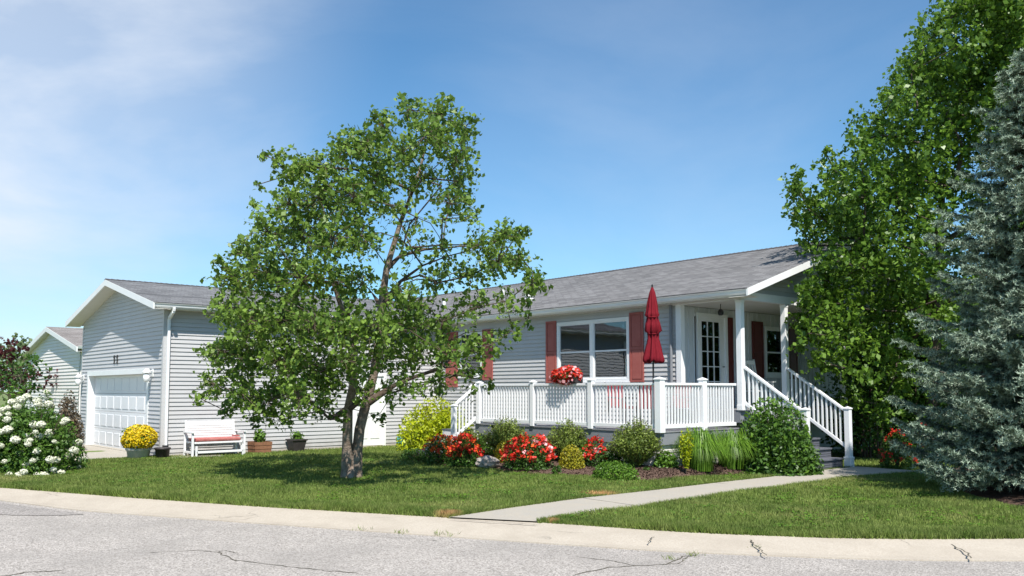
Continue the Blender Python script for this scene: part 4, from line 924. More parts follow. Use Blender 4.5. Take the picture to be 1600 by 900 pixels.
# ================================================================== VEGETATION
def tree_skeleton(roots, targets, up_pen=0.6):
    """attach every target to the nearest lower skeleton node, return nodes, parents"""
    nodes = [np.array(p, float) for p in roots]; par = [i - 1 for i in range(len(roots))]
    return nodes, par
def grow(nodes, par, targets, seg=0.45, jit=0.05):
    base = np.array(nodes[-1])
    order = sorted(range(len(targets)), key=lambda i: np.linalg.norm(targets[i] - base))
    for i in order:
        t = targets[i]; Nn = np.array(nodes); d = t - Nn; L = np.linalg.norm(d, axis=1)
        cost = L + np.where(d[:, 2] < 0.15 * L, 1.2 * (0.15 * L - d[:, 2]), 0)
        cost[:1] += 2
        j = int(np.argmin(cost)); a = Nn[j]; L = L[j]; k = max(1, int(L / seg)); p = j
        bow = np.array([0, 0, 0.10 * L])
        for s in range(1, k + 1):
            q = s / k; pt = a + (t - a) * q + bow * math.sin(q * math.pi) * (1 - q * .4) + (rng.normal(size=3) * jit if s < k else 0)
            nodes.append(pt); par.append(p); p = len(nodes) - 1
    return nodes, par
def skeleton_mesh(nodes, par, r_tip, power, rmax=None, fixed=None, split=None, n=7):
    N_ = len(nodes); w = np.ones(N_)
    kids = [[] for _ in range(N_)]
    for i in range(N_):
        if par[i] >= 0: kids[par[i]].append(i)
    for i in range(N_ - 1, 0, -1):
        if par[i] >= 0: w[par[i]] += w[i] if len(kids[par[i]]) else 0
    leafc = np.zeros(N_)
    for i in range(N_ - 1, -1, -1):
        if not kids[i]: leafc[i] = 1
        if par[i] >= 0: leafc[par[i]] += leafc[i]
    r = r_tip * leafc ** power
    if rmax: r = np.minimum(r, rmax)
    if fixed:
        for k_, v_ in fixed.items(): r[k_] = v_
    thick = MB(); thin = MB()
    for i in range(N_):
        if par[i] < 0: continue
        j = par[i]; rj = r[j] if (fixed and j in fixed) else min(r[j], r[i] * 1.6)
        (thick if r[i] > (split or 0) else thin).tube([nodes[j], nodes[i]], [rj, r[i]], n if r[i] > .03 else 4, cap=False)
    return thick, thin

def twig_points(C, rad, n, per, length, droop=0.25):
    """leaf points strung on twigs that radiate in a blob"""
    m = max(1, n // per); d = unit(rng.normal(size=(m, 3))); o = C + d * rad * (rng.uniform(0, 1, (m, 1)) ** 0.5) * 0.75
    td = unit(d * 0.8 + rng.normal(size=(m, 3)) * 0.6); td[:, 2] -= droop * 0.2
    t = rng.uniform(0, 1, (m, per, 1)); L = length * rng.uniform(.6, 1.3, (m, 1, 1))
    P = o[:, None, :] + td[:, None, :] * t * L + rng.normal(size=(m, per, 3)) * 0.035
    P[:, :, 2] -= (t[:, :, 0] ** 2) * droop * L[:, :, 0]
    return P.reshape(-1, 3), o, o + td * L[:, 0] - np.array([0, 0, 1]) * droop * L[:, 0]

# ---------------- the tree on the lawn
BL = [(640,170,28,.8),(690,180,32,.9),(725,195,24,.9),(665,210,38,.9),(710,238,36,.9),(722,283,30,.8),(600,198,28,.9),(575,225,36,1),(625,240,34,.9),(545,232,34,1),(590,275,38,1),(510,262,32,1),
      (472,258,26,1),(432,248,18,1),(412,243,9,1),(450,272,22,1),(500,308,44,1.1),(550,308,44,1.1),(450,318,34,1),(399,287,9,.7),(403,318,13,.8),(662,280,34,.7),(612,322,32,.5),(702,318,34,.7),(735,338,24,.5),
      (418,362,34,1),(470,368,44,1.1),(520,372,40,1.1),(566,368,34,.8),(385,393,28,1),(368,438,32,1),(420,430,44,1.15),(470,438,44,1.1),(520,440,40,.8),(568,440,34,.5),(642,385,38,.25),(690,385,34,.3),(650,340,30,.3),
      (748,385,28,.7),(788,370,28,.9),(815,362,16,.8),(780,408,30,.9),(812,402,24,.9),(832,436,22,.9),(845,452,12,.8),(735,430,30,.6),(680,440,34,.5),(622,450,34,.5),(640,478,34,.7),(350,480,28,1),(390,500,44,1.2),(440,500,44,1.2),
      (490,508,44,1.2),(540,508,44,1.1),(590,512,40,1.1),(640,512,40,.9),(690,500,34,.7),(740,480,30,.6),(788,474,26,.45),(824,468,16,.4),(345,550,32,1),(390,560,42,1.1),(440,568,42,1.1),(490,568,42,1.1),(540,568,38,.8),
      (590,560,34,.8),(640,560,34,.8),(690,548,32,.7),(730,545,28,.8),(768,540,24,.5),(800,515,22,.4),(825,498,13,.5),(332,603,24,.9),(375,618,30,1),(420,625,34,1),(470,620,32,1),(510,608,28,.8),(398,660,13,1),(352,640,15,.9),
      (560,612,24,.7),(612,612,24,.6),(642,600,26,.5),(690,592,26,.6),(736,588,24,.6),(760,600,13,.4),(592,648,16,.5),(532,652,16,.5),(312,620,10,.9),(300,628,6,.8),(450,655,14,.6),(505,640,18,.6),(345,415,16,.7),(345,440,14,.7),(835,425,8,.6)]
tbase = G(548, 748, 0.0); tdep = depth(tbase)
lawn_tree = empty("lawn_tree", tuple(tbase), "twin stemmed leafy green tree with open crown standing in the front lawn", "tree")
targets, Pl, tw = [], [], MB()
for (bx, by, br, dn) in BL:
    uu = (bx - 575) / 285; vv = (by - 440) / 300; rr = math.sqrt(max(0.05, 1 - uu * uu - vv * vv * .8)) * 2.7
    offs = [rng.uniform(-rr, rr)] if br < 18 else [rng.uniform(-rr, -rr * .25), rng.uniform(rr * .2, rr)]
    for of in offs:
        dp = tdep + of; C = D(bx + rng.uniform(-3, 3), by + rng.uniform(-3, 3), dp); rad = br / FPX * dp * .92
        nl = int(310 * dn * (br / 35) ** 2 * (1.7 if len(offs) == 1 else 1)) + 6
        P_, a_, b_ = twig_points(C, rad, nl, 8, min(.36, rad * .75), .22); Pl.append(P_); targets.append(C)
        for k in range(0, len(a_), 2): tw.tube([C, a_[k], b_[k]], [.006, .005, .0025], 3, cap=False)
P_ = np.concatenate(Pl)
npmesh("foliage", leaves(P_, .086, .72, .45, droop=.4), len(P_), M['birch'], lawn_tree)
def Dp(x, y, off=0): return D(x, y, tdep + off)
# two stems that part at the root
stemA = [Dp(542, 752), Dp(542, 735), Dp(542.5, 705), Dp(543, 675, -.06), Dp(544, 640, -.15), Dp(552, 600, -.3), Dp(553, 550, -.4), Dp(540, 500, -.5), Dp(520, 440, -.6)]
stemB = [Dp(556, 752, .05), Dp(557, 735, .05), Dp(558, 705, .05), Dp(562, 670, .1), Dp(572, 630, .15), Dp(583, 590, .2), Dp(592, 540, .25), Dp(596, 480, .3), Dp(604, 420, .35), Dp(625, 350, .3), Dp(655, 270, .3), Dp(668, 215, .3)]
ra = [.14, .108, .10, .092, .085, .072, .07, .05, .035]; rb = [.14, .108, .10, .096, .092, .08, .09, .075, .06, .042, .028, .015]
mb = MB().tube(stemA, ra, 14, cap=False).tube(stemB, rb, 14, cap=False)
for (x, y, o_) in ((530, 756, -.1), (568, 756, -.05), (549, 758, -.25), (540, 750, .3), (562, 752, .3)): mb.tube([Dp(549, 735), Dp((x + 549) / 2, 744, o_ * .6), Dp(x, y, o_)], [.10, .075, .02], 8, cap=False)
tr = mb.build("trunk", M['bark'], lawn_tree, smooth=True)
nodes = [np.array(p) for p in stemA[3:]]; par = [-1] + list(range(0, len(nodes) - 1)); o2 = len(nodes)
nodes += [np.array(p) for p in stemB[3:]]; par += [-1] + list(range(o2, len(nodes) - 1)); nstem = len(nodes)
# explicit low limbs
def limb(start, pts):
    p = start
    for q in pts: nodes.append(np.array(q)); par.append(p); p = len(nodes) - 1
limb(o2 + 1, [Dp(620, 600, .2), Dp(650, 588, .1), Dp(690, 575, 0)]); limb(1, [Dp(515, 655, -.3), Dp(490, 630, -.6), Dp(460, 610, -.9)])
limb(o2 + 4, [Dp(625, 440, .2), Dp(660, 415, .1), Dp(700, 400, 0), Dp(760, 385, 0)]); limb(o2 + 5, [Dp(625, 400, .4), Dp(640, 350, .5), Dp(690, 290, .5)])
nodes, par = grow(nodes, par, targets, .4, .04)
fx = {i: ra[3 + i] for i in range(6)}; fx.update({o2 + i: rb[3 + i] for i in range(len(stemB) - 3)})
for i in range(nstem):   # the stems themselves are in the trunk mesh
    pass
tk, tn = skeleton_mesh(nodes, [(-1 if i < nstem else q) for i, q in enumerate(par)], .008, .55, .07, fx, 0)
tk.build("branch", M['twig'], lawn_tree, smooth=True, kind='stuff'); tw.build("twig", M['twig'], lawn_tree, kind='stuff')

# ---------------- generic broadleaf crown from blobs
def blob_tree(name, base, blobs, leaf, size, trunk_r, label, cat, group=None, bark='darkbark', per=8, dens=1.0, twl=.5, fork=.35, seg=.7, aspect=.7):
    t = empty(name, tuple(base), label, cat, group)
    tg, Pl = [], []
    for C, rad, dn in blobs:
        C = np.array(C); n = int(dens * dn * rad * rad * 260) + 5
        q, a, b = twig_points(C, rad, n, per, min(twl, rad * .8), .2); Pl.append(q); tg.append(C)
    q = np.concatenate(Pl); npmesh("crown", leaves(q, size, aspect, .35, droop=.3), len(q), M[leaf], t)
    cen = np.mean(tg, axis=0); top = np.array(base) + (cen - np.array(base)) * fork * 1.6
    b0 = np.array(base, float); st = [b0 - [0, 0, .1], b0 + [0, 0, .3], b0 + (top - b0) * .5, top, top + (cen - top) * .5, cen]
    rr = [trunk_r * 1.35, trunk_r, trunk_r * .9, trunk_r * .75, trunk_r * .5, trunk_r * .3]
    MB().tube(st, rr, 10, cap=False).build("trunk", M[bark], t, smooth=True)
    nd = [st[2], st[3], st[4], st[5]]; pr = [-1, 0, 1, 2]; nd, pr = grow(nd, pr, tg, seg, .08)
    a, b = skeleton_mesh(nd, [(-1 if i < 4 else q_) for i, q_ in enumerate(pr)], .012, .55, trunk_r * .6, {0: rr[2], 1: rr[3], 2: rr[4], 3: rr[5]}, 0)
    a.build("branch", M[bark], t, smooth=True, kind='stuff')
    return t
# ---------------- big linden at the right
LB = [(1490,20,45),(1530,5,45),(1575,10,50),(1450,70,38),(1500,75,50),(1555,75,50),(1600,70,50),(1650,40,60),(1420,110,32),(1465,120,45),(1520,130,50),(1590,140,45),(1395,150,28),(1430,165,40),(1480,175,48),(1545,190,35),
      (1375,185,18),(1370,210,26),(1405,215,38),(1455,225,45),(1505,235,40),(1345,225,26),(1345,255,34),(1390,270,42),(1440,280,45),(1490,290,35),(1295,240,16),(1300,265,30),(1310,300,38),(1355,310,42),(1405,325,45),(1455,340,40),(1245,268,14),(1245,295,26),
      (1262,330,34),(1245,345,20),(1300,350,42),(1350,365,45),(1400,380,45),(1450,400,40),(1270,385,28),(1300,405,34),(1350,420,42),(1400,435,42),(1450,450,38),(1300,440,30),(1260,455,24),(1275,475,30),(1320,475,36),(1370,485,38),(1420,490,36),
      (1470,500,34),(1245,500,20),(1265,520,28),(1310,530,36),(1360,535,36),(1410,545,34),(1250,545,14),(1290,570,28),(1345,580,32),(1395,590,30),(1440,590,30),(1330,620,24),(1380,635,26),(1260,430,14),
      (1575,-10,60),(1620,40,60),(1590,60,50),(1570,110,50),(1600,20,55),(1640,-10,60),(1690,10,60),(1600,100,50),(1650,110,60),(1560,160,45),(1610,170,50),(1660,210,60),(1540,-10,40),(1720,100,70),(1550,230,35),(1600,240,50),(1550,330,50),(1600,400,60),(1520,450,45),(1660,120,70),(1680,250,80),(1700,400,80),(1760,200,90)]
lbase = D(1452, 728, 21.5); lbase[2] = .03
blobs = []
for bx, by, br in LB:
    uu = (bx - 1480) / 270; rr = math.sqrt(max(.06, 1 - uu * uu)) * 2.9
    lim = 1.2 if (by > 420 and bx < 1420) else rr
    for of in ((rng.uniform(-rr, -rr * .3), rng.uniform(-.2 * rr, .6 * rr)) if br > 22 else (rng.uniform(-rr, 0),)):
        if by > 400 and bx < 1330: of = rng.uniform(-2.2, -1.1)
        dp = 21.3 + of; blobs.append((D(bx + rng.uniform(-4, 4), by + rng.uniform(-4, 4), dp), br / FPX * dp * rng.uniform(.78, 1.0), 1.1))
# deep inner and rear masses
for k in range(34):
    blobs.append((D(rng.uniform(1330, 1700), rng.uniform(80, 560), rng.uniform(21.5, 24.5)), .8, .8))
blob_tree("linden_tree", lbase, blobs, 'linden', .11, .17, "tall glossy bright green broadleaf tree overhanging the right end of the roof", "tree", dens=5.0, twl=.45)
# dense dark shrubs and low growth in the deep shade under it
def low_mass(name, label, cat, pts, leaf, size, dens=1.0, group=None):
    c = np.mean([p[0] for p in pts], axis=0); t = empty(name, (c[0], c[1], 0), label, cat, group); Pl = []
    mb = MB()
    for C, rad in pts:
        q, a, b = twig_points(np.array(C), rad, int(dens * rad * rad * 1100) + 10, 6, rad * .6, .1); q = q[q[:, 2] > .02]; Pl.append(q)
        for k in range(3): mb.tube([(C[0] + rng.uniform(-.1, .1), C[1] + rng.uniform(-.1, .1), 0), C], [.015, .006], 5, cap=False)
    q = np.concatenate(Pl); npmesh("foliage", leaves(q, size, .6, .4), len(q), M[leaf], t); mb.build("stem", M['twig'], t, kind='stuff')
    return t
for k, (px_, dp, hh_, rr_) in enumerate(((1350, 21.6, 1.5, .75), (1400, 22.2, 1.6, .8), (1462, 21.5, 1.4, .75), (1525, 21.8, 1.7, .8))):
    c = D(px_, 600, dp)
    low_mass("shade_shrub", ("dark shrub in deep shade just right of the porch stair newel", "dark shrub in deep shade behind the red flowers under the big tree", "dark shrub in deep shade half hidden by the spruce edge", "dark shrub in deep shade behind the middle of the blue spruce")[k],
             "shrub", [((c[0] + rng.uniform(-.5, .5), c[1] + rng.uniform(-.5, .5), z), rr_) for z in (.4, .9, hh_, hh_ + .6, hh_ + 1.1) for _ in range(3)], 'green', .09, .8, group="shrubs in the shade under the big tree")
# backdrop trees behind, seen through gaps
for k, (px_, dp, H, rad) in enumerate(((1330, 34, 4.5, 2.2), (1440, 36, 5.5, 2.6), (1560, 35, 6.0, 2.8), (1690, 33, 6.5, 3.0))):
    b = D(px_, 640, dp); b[2] = 0; bl = [((b[0] + rng.normal() * rad * .45, b[1] + rng.normal() * rad * .45, H * .2 + rng.uniform(0, 1) * H * .75), rad * .42, .8) for _ in range(26)]
    blob_tree("rear_tree", b, bl, 'green', .17, .18, ("rear tree glimpsed just right of the porch corner", "rear tree glimpsed through the middle of the big green tree", "rear tree hidden mostly behind the blue spruce", "rear tree beyond the right edge of the blue spruce")[k], "tree", "trees behind the big tree", dens=1.0, twl=.7)

# ---------------- blue spruce
sb = np.array([6.1, -0.55, 0.0]); spruce = empty("spruce_tree", tuple(sb), "blue green spruce with drooping layered branches at the right edge of the lawn", "tree")
MB().tube([sb - [0, 0, .1], sb + [0, 0, .5], sb + [0, 0, 4], sb + [0.05, 0, 6.0], sb + [0.05, 0, 7.35]], [.2, .16, .11, .05, .01], 10, cap=False).build("trunk", M['darkbark'], spruce, smooth=True)
NP, ND = [], []; bmB = MB(); z = .55
while z < 7.2:
    Rz = 2.48 * (1 - (z / 7.4)) ** .62 * (1 if z > 1.2 else .80 + .2 * z / 1.2); nb = int(14 - z * .7); ph = rng.uniform(0, 6.28)
    for k in range(nb):
        az = ph + 2 * math.pi * k / nb + rng.uniform(-.35, .35); L = Rz * rng.uniform(.58, 1.14)
        # skip most of what points away from every view of the front except for cover
        dirv = np.array([math.cos(az), math.sin(az), 0]); m = max(3, int(L / .16)); pts = []
        for i in range(m + 1):
            t = i / m; pts.append(sb + [0, 0, z] + dirv * L * t + np.array([0, 0, L * (-.20 * math.sin(t * 2.2) + .16 * t * t) - .06 * t * (9 - z) / 9 * L]))
        pts = np.array(pts); pts[:, 2] = np.maximum(pts[:, 2], .16 + .04 * rng.random()); bmB.tube([tuple(p) for p in pts[::max(1, m // 4)]] , [.02 * (1 - i / (len(pts[::max(1, m // 4)]))) + .004 for i in range(len(pts[::max(1, m // 4)]))], 4, cap=False)
        side = np.array([-dirv[1], dirv[0], 0])
        ts = np.arange(.22, 1.0, 0.062 / L)
        for t in ts:
            f = t * m; i = min(m - 1, int(f)); p = pts[i] + (pts[i + 1] - pts[i]) * (f - i)
            for s in (-1, 1):
                l2 = min(.42, .62 * (1.02 - t) * L * .5 + .12) * rng.uniform(.7, 1.2)
                d2 = unit(side * s + dirv * rng.uniform(.5, 1.0) + np.array([0, 0, rng.uniform(-.45, .35)]))
                NP.append(np.stack([p, p + d2 * l2]))
        NP.append(np.stack([pts[-2], pts[-1] + dirv * .08]))
    z += .17 + .012 * z
NPa = np.array(NP); nn = 42; K = len(NPa); t = rng.uniform(0, 1, (K, nn, 1)); A = NPa[:, :1]; Bv = NPa[:, 1:]
P_ = A + (Bv - A) * t; P_[:, :, 2] -= (t[:, :, 0] ** 2) * .03; d = unit(Bv - A); rd = unit(rng.normal(size=(K, nn, 3)) + d * .7 + np.array([0, 0, .35]))
P_ = P_.reshape(-1, 3); rd = rd.reshape(-1, 3); kz = P_[:, 2] > .06; P_, rd = P_[kz], rd[kz]; w = unit(np.cross(rd, rng.normal(size=rd.shape))) * .0085; ln = .062 * rng.uniform(.7, 1.2, (len(P_), 1))
V = np.stack([P_ - w, P_ + w, P_ + rd * ln], 1).reshape(-1, 3)
tt = np.broadcast_to(t, (K, nn, 1)).reshape(-1)[kz]; tip = tt > .62; V = V.reshape(-1, 3, 3)
npmesh("needles", V[~tip].reshape(-1, 3), int((~tip).sum()), M['needle'], spruce, k=3); npmesh("new_growth", V[tip].reshape(-1, 3), int(tip.sum()), M['newneedle'], spruce, k=3); bmB.build("branch", M['darkbark'], spruce, kind='stuff')
print("spruce tris", len(P_))

# ---------------- shrubs and flowers
def mound_points(n, c, rx, ry, rz, lump=.18, shell=.55, nb=14):
    """points filling a lumpy half dome, thicker near its skin"""
    d = unit(rng.normal(size=(n, 3))); d[:, 2] = np.abs(d[:, 2]) * 1.0 - .12; d = unit(d)
    B = unit(rng.normal(size=(nb, 3))); B[:, 2] = np.abs(B[:, 2]); r = 1 + lump * (np.max(d @ B.T, axis=1) - .75) * 2.2
    s = (shell + (1 - shell) * rng.uniform(0, 1, n) ** .5) * r
    if lump > .3:      # several uneven domes grown together
        m = 9; a = rng.uniform(0, 6.28, m); q = rng.uniform(.15, .68, m); sr = rng.uniform(.30, .56, m); hz = rng.uniform(.30, 1.0, m) * (1.05 - q * .75)
        k = rng.integers(0, m, n); nz_ = rng.random(n) < .28
        sx, sy, sz = np.cos(a[k]) * q[k], np.sin(a[k]) * q[k], np.maximum(0.05, hz[k] - sr[k])
        d2 = unit(rng.normal(size=(n, 3))); rr = (.45 + .55 * rng.uniform(0, 1, n) ** .5) * sr[k] * rng.uniform(.85, 1.12, n)
        P = np.stack([c[0] + (sx + d2[:, 0] * rr) * rx, c[1] + (sy + d2[:, 1] * rr) * ry, c[2] + np.maximum(.01, (sz + d2[:, 2] * rr) * rz)], 1)
        P0 = np.stack([c[0] + d[:, 0] * rx * s * .74, c[1] + d[:, 1] * ry * s * .74, c[2] + np.maximum(0.01, d[:, 2] * rz * s * .74 + .02)], 1)
        P[nz_] = P0[nz_]; d2[nz_] = d[nz_]
        return P, d2
    P = np.stack([c[0] + d[:, 0] * rx * s, c[1] + d[:, 1] * ry * s, c[2] + np.maximum(0.01, d[:, 2] * rz * s + .02)], 1)
    return P, d
def clear_deck(b, px_, py_, z, r):
    """keep a bed plant in front of the deck skirting"""
    if b[0] < 0 and b[1] > -2.64 - r * .55:
        d = ray(px_, py_); k = (-2.64 - r * .55 - CAM[1]) / d[1]; return np.array([(CAM + d * k)[0], -2.64 - r * .55, z])
    return b
def shrub(name, label, cat, px_, py_, wpx, hpx, leaf, lsize, n, z=0.0, at=None, group=None, flowers=None, aspect=.55, lump=.25, shell=.35, upl=.4, outw=.4, stems=9, depthf=.8):
    b = G(px_, py_, z) if at is None else np.array([at[0], at[1], z]); dp = depth(b); w = wpx / FPX * dp / 2; h = hpx / FPX * dp
    zz = float(zlawn(b[0], b[1])) if z == 0 else z
    b = np.array([b[0], b[1], zz - .01]); t = empty(name, tuple(b), label, cat, group)
    P, dd = mound_points(n, b, w, w * depthf, h, lump, shell)
    npmesh("foliage", leaves(P, lsize, aspect, upl, out=dd, outw=outw), n, M[leaf], t)
    mb = MB()
    for k in range(stems):
        a = rng.uniform(0, 6.28); q = rng.uniform(.3, .75); mb.tube([b + [0, 0, -.02], b + np.array([math.cos(a) * w * q * .5, math.sin(a) * w * q * .4, h * .4]), b + np.array([math.cos(a) * w * q, math.sin(a) * w * q * .7, h * .75])], [.014, .01, .005], 5, cap=False)
    mb.build("stem", M['twig'], t, kind='stuff')
    if flowers:
        for (fm, fn, fs, zmin) in flowers:
            P, dd = mound_points(fn * 3, b, w * 1.04, w * depthf * 1.04, h * 1.05, lump, .93)
            P = P[(P[:, 2] - b[2]) > zmin * h][:fn]; q = []
            cl = P[:, None, :] + rng.normal(size=(len(P), 9, 3)) * fs * .55; cl = cl.reshape(-1, 3)
            npmesh("blossoms", leaves(cl, fs, .85, .5), len(cl), M[fm], t, kind='stuff')
    return t, b, w, h
shrub("lime_shrub", "bright lime yellow rounded shrub at the left end of the deck", "shrub", 680, 703, 166, 98, 'lime', .085, 18000, lump=.35)
shrub("azalea", "low flowering shrub with orange and scarlet blossoms beside the lime shrub", "flowering shrub", 690, 721, 64, 36, 'green', .055, 2380, .05, flowers=[('orangepetal', 42, .05, .5), ('redpetal', 14, .05, .5)], group="red flowering shrubs in the deck bed")
shrub("azalea", "low flowering shrub with scarlet blossoms left of the pale rock", "flowering shrub", 724, 725, 58, 38, 'green', .055, 2380, .08, flowers=[('redpetal', 60, .055, .35), ('orangepetal', 12, .05, .5)], group="red flowering shrubs in the deck bed")
shrub("azalea", "widest mass of bright red blossoms in the middle of the deck bed", "flowering shrub", 826, 730, 82, 44, 'green', .055, 3230, .08, flowers=[('redpetal', 90, .06, .35), ('pinkpetal', 14, .055, .5), ('orangepetal', 10, .05, .5)], group="red flowering shrubs in the deck bed")
shrub("azalea", "small red flowered plant right of the golden ball shrub", "flowering shrub", 931, 732, 38, 42, 'green', .05, 800, .08, flowers=[('redpetal', 34, .05, .35), ('pinkpetal', 3, .05, .5)], group="red flowering shrubs in the deck bed")
shrub("golden_shrub", "small golden ball shrub left of the widest red flowers", "shrub", 786, 724, 34, 34, 'golden', .04, 1700, .08, lump=.05, group="golden ball shrubs in the deck bed", flowers=[('orangepetal', 7, .05, .5)])
shrub("golden_shrub", "larger golden ball shrub right of the widest red flowers", "shrub", 893, 732, 46, 36, 'golden', .04, 2600, .08, lump=.05, group="golden ball shrubs in the deck bed")
def spiky(name, label, px_, py_, wpx, hpx, leaf, z, n, group=None, ls=.055, deep=.5):
    """upright feathery shrub: many arching shoots carrying small leaves"""
    b = clear_deck(G(px_, py_, z), px_, py_, z, deep); dp = depth(b); w = wpx / FPX * dp / 2; h = hpx / FPX * dp; b = np.array([b[0], b[1], z])
    t = empty(name, tuple(b), label, "shrub", group); pts = []; mb = MB()
    for k in range(n):
        a = rng.uniform(0, 6.28); q = math.sqrt(rng.uniform(0, 1)); e = b + np.array([math.cos(a) * w * q, math.sin(a) * w * q * .8, h * (1.12 - .55 * q ** 2) * rng.uniform(.75, 1.08)])
        mid = b + (e - b) * .5 + np.array([0, 0, .08 * h]) ; s = rng.uniform(.15, 1, 26)[:, None]
        P = (1 - s) ** 2 * b + 2 * s * (1 - s) * mid + s ** 2 * e; pts.append(P + rng.normal(size=P.shape) * .016)
        if k % 3 == 0: mb.tube([b, mid, e], [.008, .005, .002], 4, cap=False)
    P = np.concatenate(pts); npmesh("foliage", leaves(P, ls, .35, .2, droop=-.6), len(P), M[leaf], t); mb.build("stem", M['twig'], t, kind='stuff')
YG = "olive feathery shrubs along the deck"
spiky("feathery_shrub", "small olive feathery shrub in front of the deck stair rail", 728, 702, 66, 40, 'yew', .08, 200, YG)
spiky("feathery_shrub", "olive feathery shrub behind the smaller golden ball", 790, 717, 92, 58, 'yew', .10, 380, YG)
spiky("feathery_shrub", "olive feathery shrub behind the larger golden ball", 886, 719, 94, 58, 'yew', .10, 400, YG)
spiky("feathery_shrub", "dark based olive shrub in front of the deck corner post", 993, 733, 98, 70, 'yew', .10, 460, YG)
shrub("creeping_plant", "bright green creeping plant spilling onto the lawn at the bed front", "plant", 962, 748, 72, 24, 'midgreen', .05, 2000, .02, lump=.3)
shrub("low_shrub", "low dark green mound at the left tip of the flower bed", "shrub", 646, 719, 44, 17, 'green', .05, 1100, .02)
for px_, py_, s_ in ((755, 728, 12), (870, 738, 10), (940, 740, 16), (985, 738, 12), (1010, 741, 10)):
    shrub("bed_weed", "small leafy perennial low in the mulch " + {755: "beside the pale rock", 870: "in front of the golden ball", 940: "at the foot of the small red flowers", 985: "right of the creeping plant", 1010: "below the deck corner shrub"}[px_], "plant", px_, py_, s_ * 1.6, s_, 'green', .05, 160, .06, stems=3, group="small perennials in the mulch")
# strappy clumps
def strappy(name, label, px_, py_, wpx, hpx, z, n, group, m='blade'):
    b = np.array([px_, py_, z]); dp = depth(b); w = wpx / FPX * dp / 2; h = hpx / FPX * dp; b = np.array([b[0], b[1], z]); t = empty(name, tuple(b), label, "plant", group)
    V = []
    for k in range(n):
        a = rng.uniform(0, 6.28); q = rng.uniform(.3, 1.1) ; dirv = np.array([math.cos(a), math.sin(a) * .85, 0]); top = h * (1.12 - .42 * q) * rng.uniform(.7, 1.1); r0 = rng.uniform(0, .45) * w
        sd = np.array([-dirv[1], dirv[0], 0]) * .0075; pts = []
        for s in np.linspace(0, 1, 6): pts.append(b + dirv * (r0 + w * q * s ** 1.5) + np.array([0, 0, top * math.sin(s * 2.75)]))
        for i in range(5):
            w0, w1 = (1 - (i / 5) ** 2), (1 - ((i + 1) / 5) ** 2); V += [pts[i] - sd * w0, pts[i] + sd * w0, pts[i + 1] + sd * w1, pts[i + 1] - sd * w1]
    npmesh("blades", np.array(V), n * 5, M[m], t)
    return t
strappy("daylily_clump", "left arching strap leaved clump right of the deck corner", 0.38, -1.98, 96, 66, .08, 900, "strap leaved clumps beside the deck")
strappy("daylily_clump", "right arching strap leaved clump next to the big dark shrub", 0.50, -1.10, 92, 60, .08, 820, "strap leaved clumps beside the deck")
spiky("yellow_green_stalk", "tall thin yellow green plant rising left of the strap leaved clumps", 1072, 738, 30, 70, 'lime', .10, 22, ls=.07)
t_, b_, w_, h_ = shrub("corner_shrub", "large leafy dark green shrub hiding the left side of the porch stairs", "shrub", 0, 0, 156, 124, 'green', .085, 14000, .03, at=(1.10, -.46), lump=.4, shell=.45)
P, dd = mound_points(3200, b_, w_ * 1.0, w_ * .8, h_ * 1.05, .45, .9); npmesh("young_leaves", leaves(P, .085, .55, .4, out=dd, outw=.4), len(P), M['midgreen'], t_)
shrub("rose_shrub", "shaded shrub with deep red blossoms under the big tree", "flowering shrub", 1402, 730, 52, 50, 'green', .06, 1300, .04, flowers=[('redpetal', 26, .05, .2)], group="red flowering shrubs in the shade")
shrub("rose_shrub", "smaller shaded shrub with deep red blossoms beside the spruce", "flowering shrub", 1442, 728, 44, 56, 'green', .06, 1100, .04, flowers=[('redpetal', 18, .05, .3)], group="red flowering shrubs in the shade")
for k, (px_, py_, w_, h_, lf, lb) in enumerate(((758, 712, 46, 30, 'midgreen', "fresh green filler plant behind the pale rock"), (846, 722, 44, 34, 'yew', "fresh green filler plant between the widest red flowers and the larger golden ball"),
        (918, 722, 40, 32, 'midgreen', "fresh green filler plant just behind the small red flowers"), (952, 728, 44, 30, 'green', "fresh green filler plant left of the deck corner shrub"), (1040, 736, 40, 30, 'midgreen', "fresh green filler plant under the deck corner post"))):
    bq = clear_deck(G(px_, py_, .08), px_, py_, .08, .5)
    shrub("filler_plant", lb, "plant", px_, py_, w_, h_, lf, .06, 1500, .08, at=(bq[0], bq[1]), lump=.2, group="green filler plants in the deck bed")
# white flowering bush at the left edge
t_, b_, w_, h_ = shrub("snowball_bush", "large bush covered in creamy white flower heads at the left edge", "flowering shrub", 48, 736, 204, 122, 'bush', .075, 24000, 0, lump=.45, shell=.35)
def head_mesh(r, m, n=110):
    P = unit(rng.normal(size=(n, 3))); V = leaves(P * r * rng.uniform(.8, 1, (n, 1)), r * .55, .9, .2, out=P, outw=2.0)
    me = bpy.data.meshes.new("flower_head"); me.vertices.add(len(V)); me.vertices.foreach_set('co', V.astype(np.float32).ravel()); me.loops.add(n * 4); me.loops.foreach_set('vertex_index', np.arange(n * 4, dtype=np.int32))
    me.polygons.add(n); me.polygons.foreach_set('loop_start', np.arange(0, n * 4, 4, dtype=np.int32)); me.polygons.foreach_set('loop_total', np.full(n, 4, dtype=np.int32)); me.update(calc_edges=True); me.materials.append(M[m]); return me
hm = [head_mesh(.068, 'whitepetal') for _ in range(3)]
P, dd = mound_points(900, b_, w_ * 1.04, w_ * .84, h_ * 1.05, .45, .95); P = P[((P - CAM) @ _fw < (b_ - CAM) @ _fw + .25)]
for k, p in enumerate(P[:250]):
    o = link("flower_head", hm[k % 3], None, t_); o.location = Vector(p) - wloc(t_); s = rng.uniform(.65, 1.35); o.scale = (s, s, s * .8)
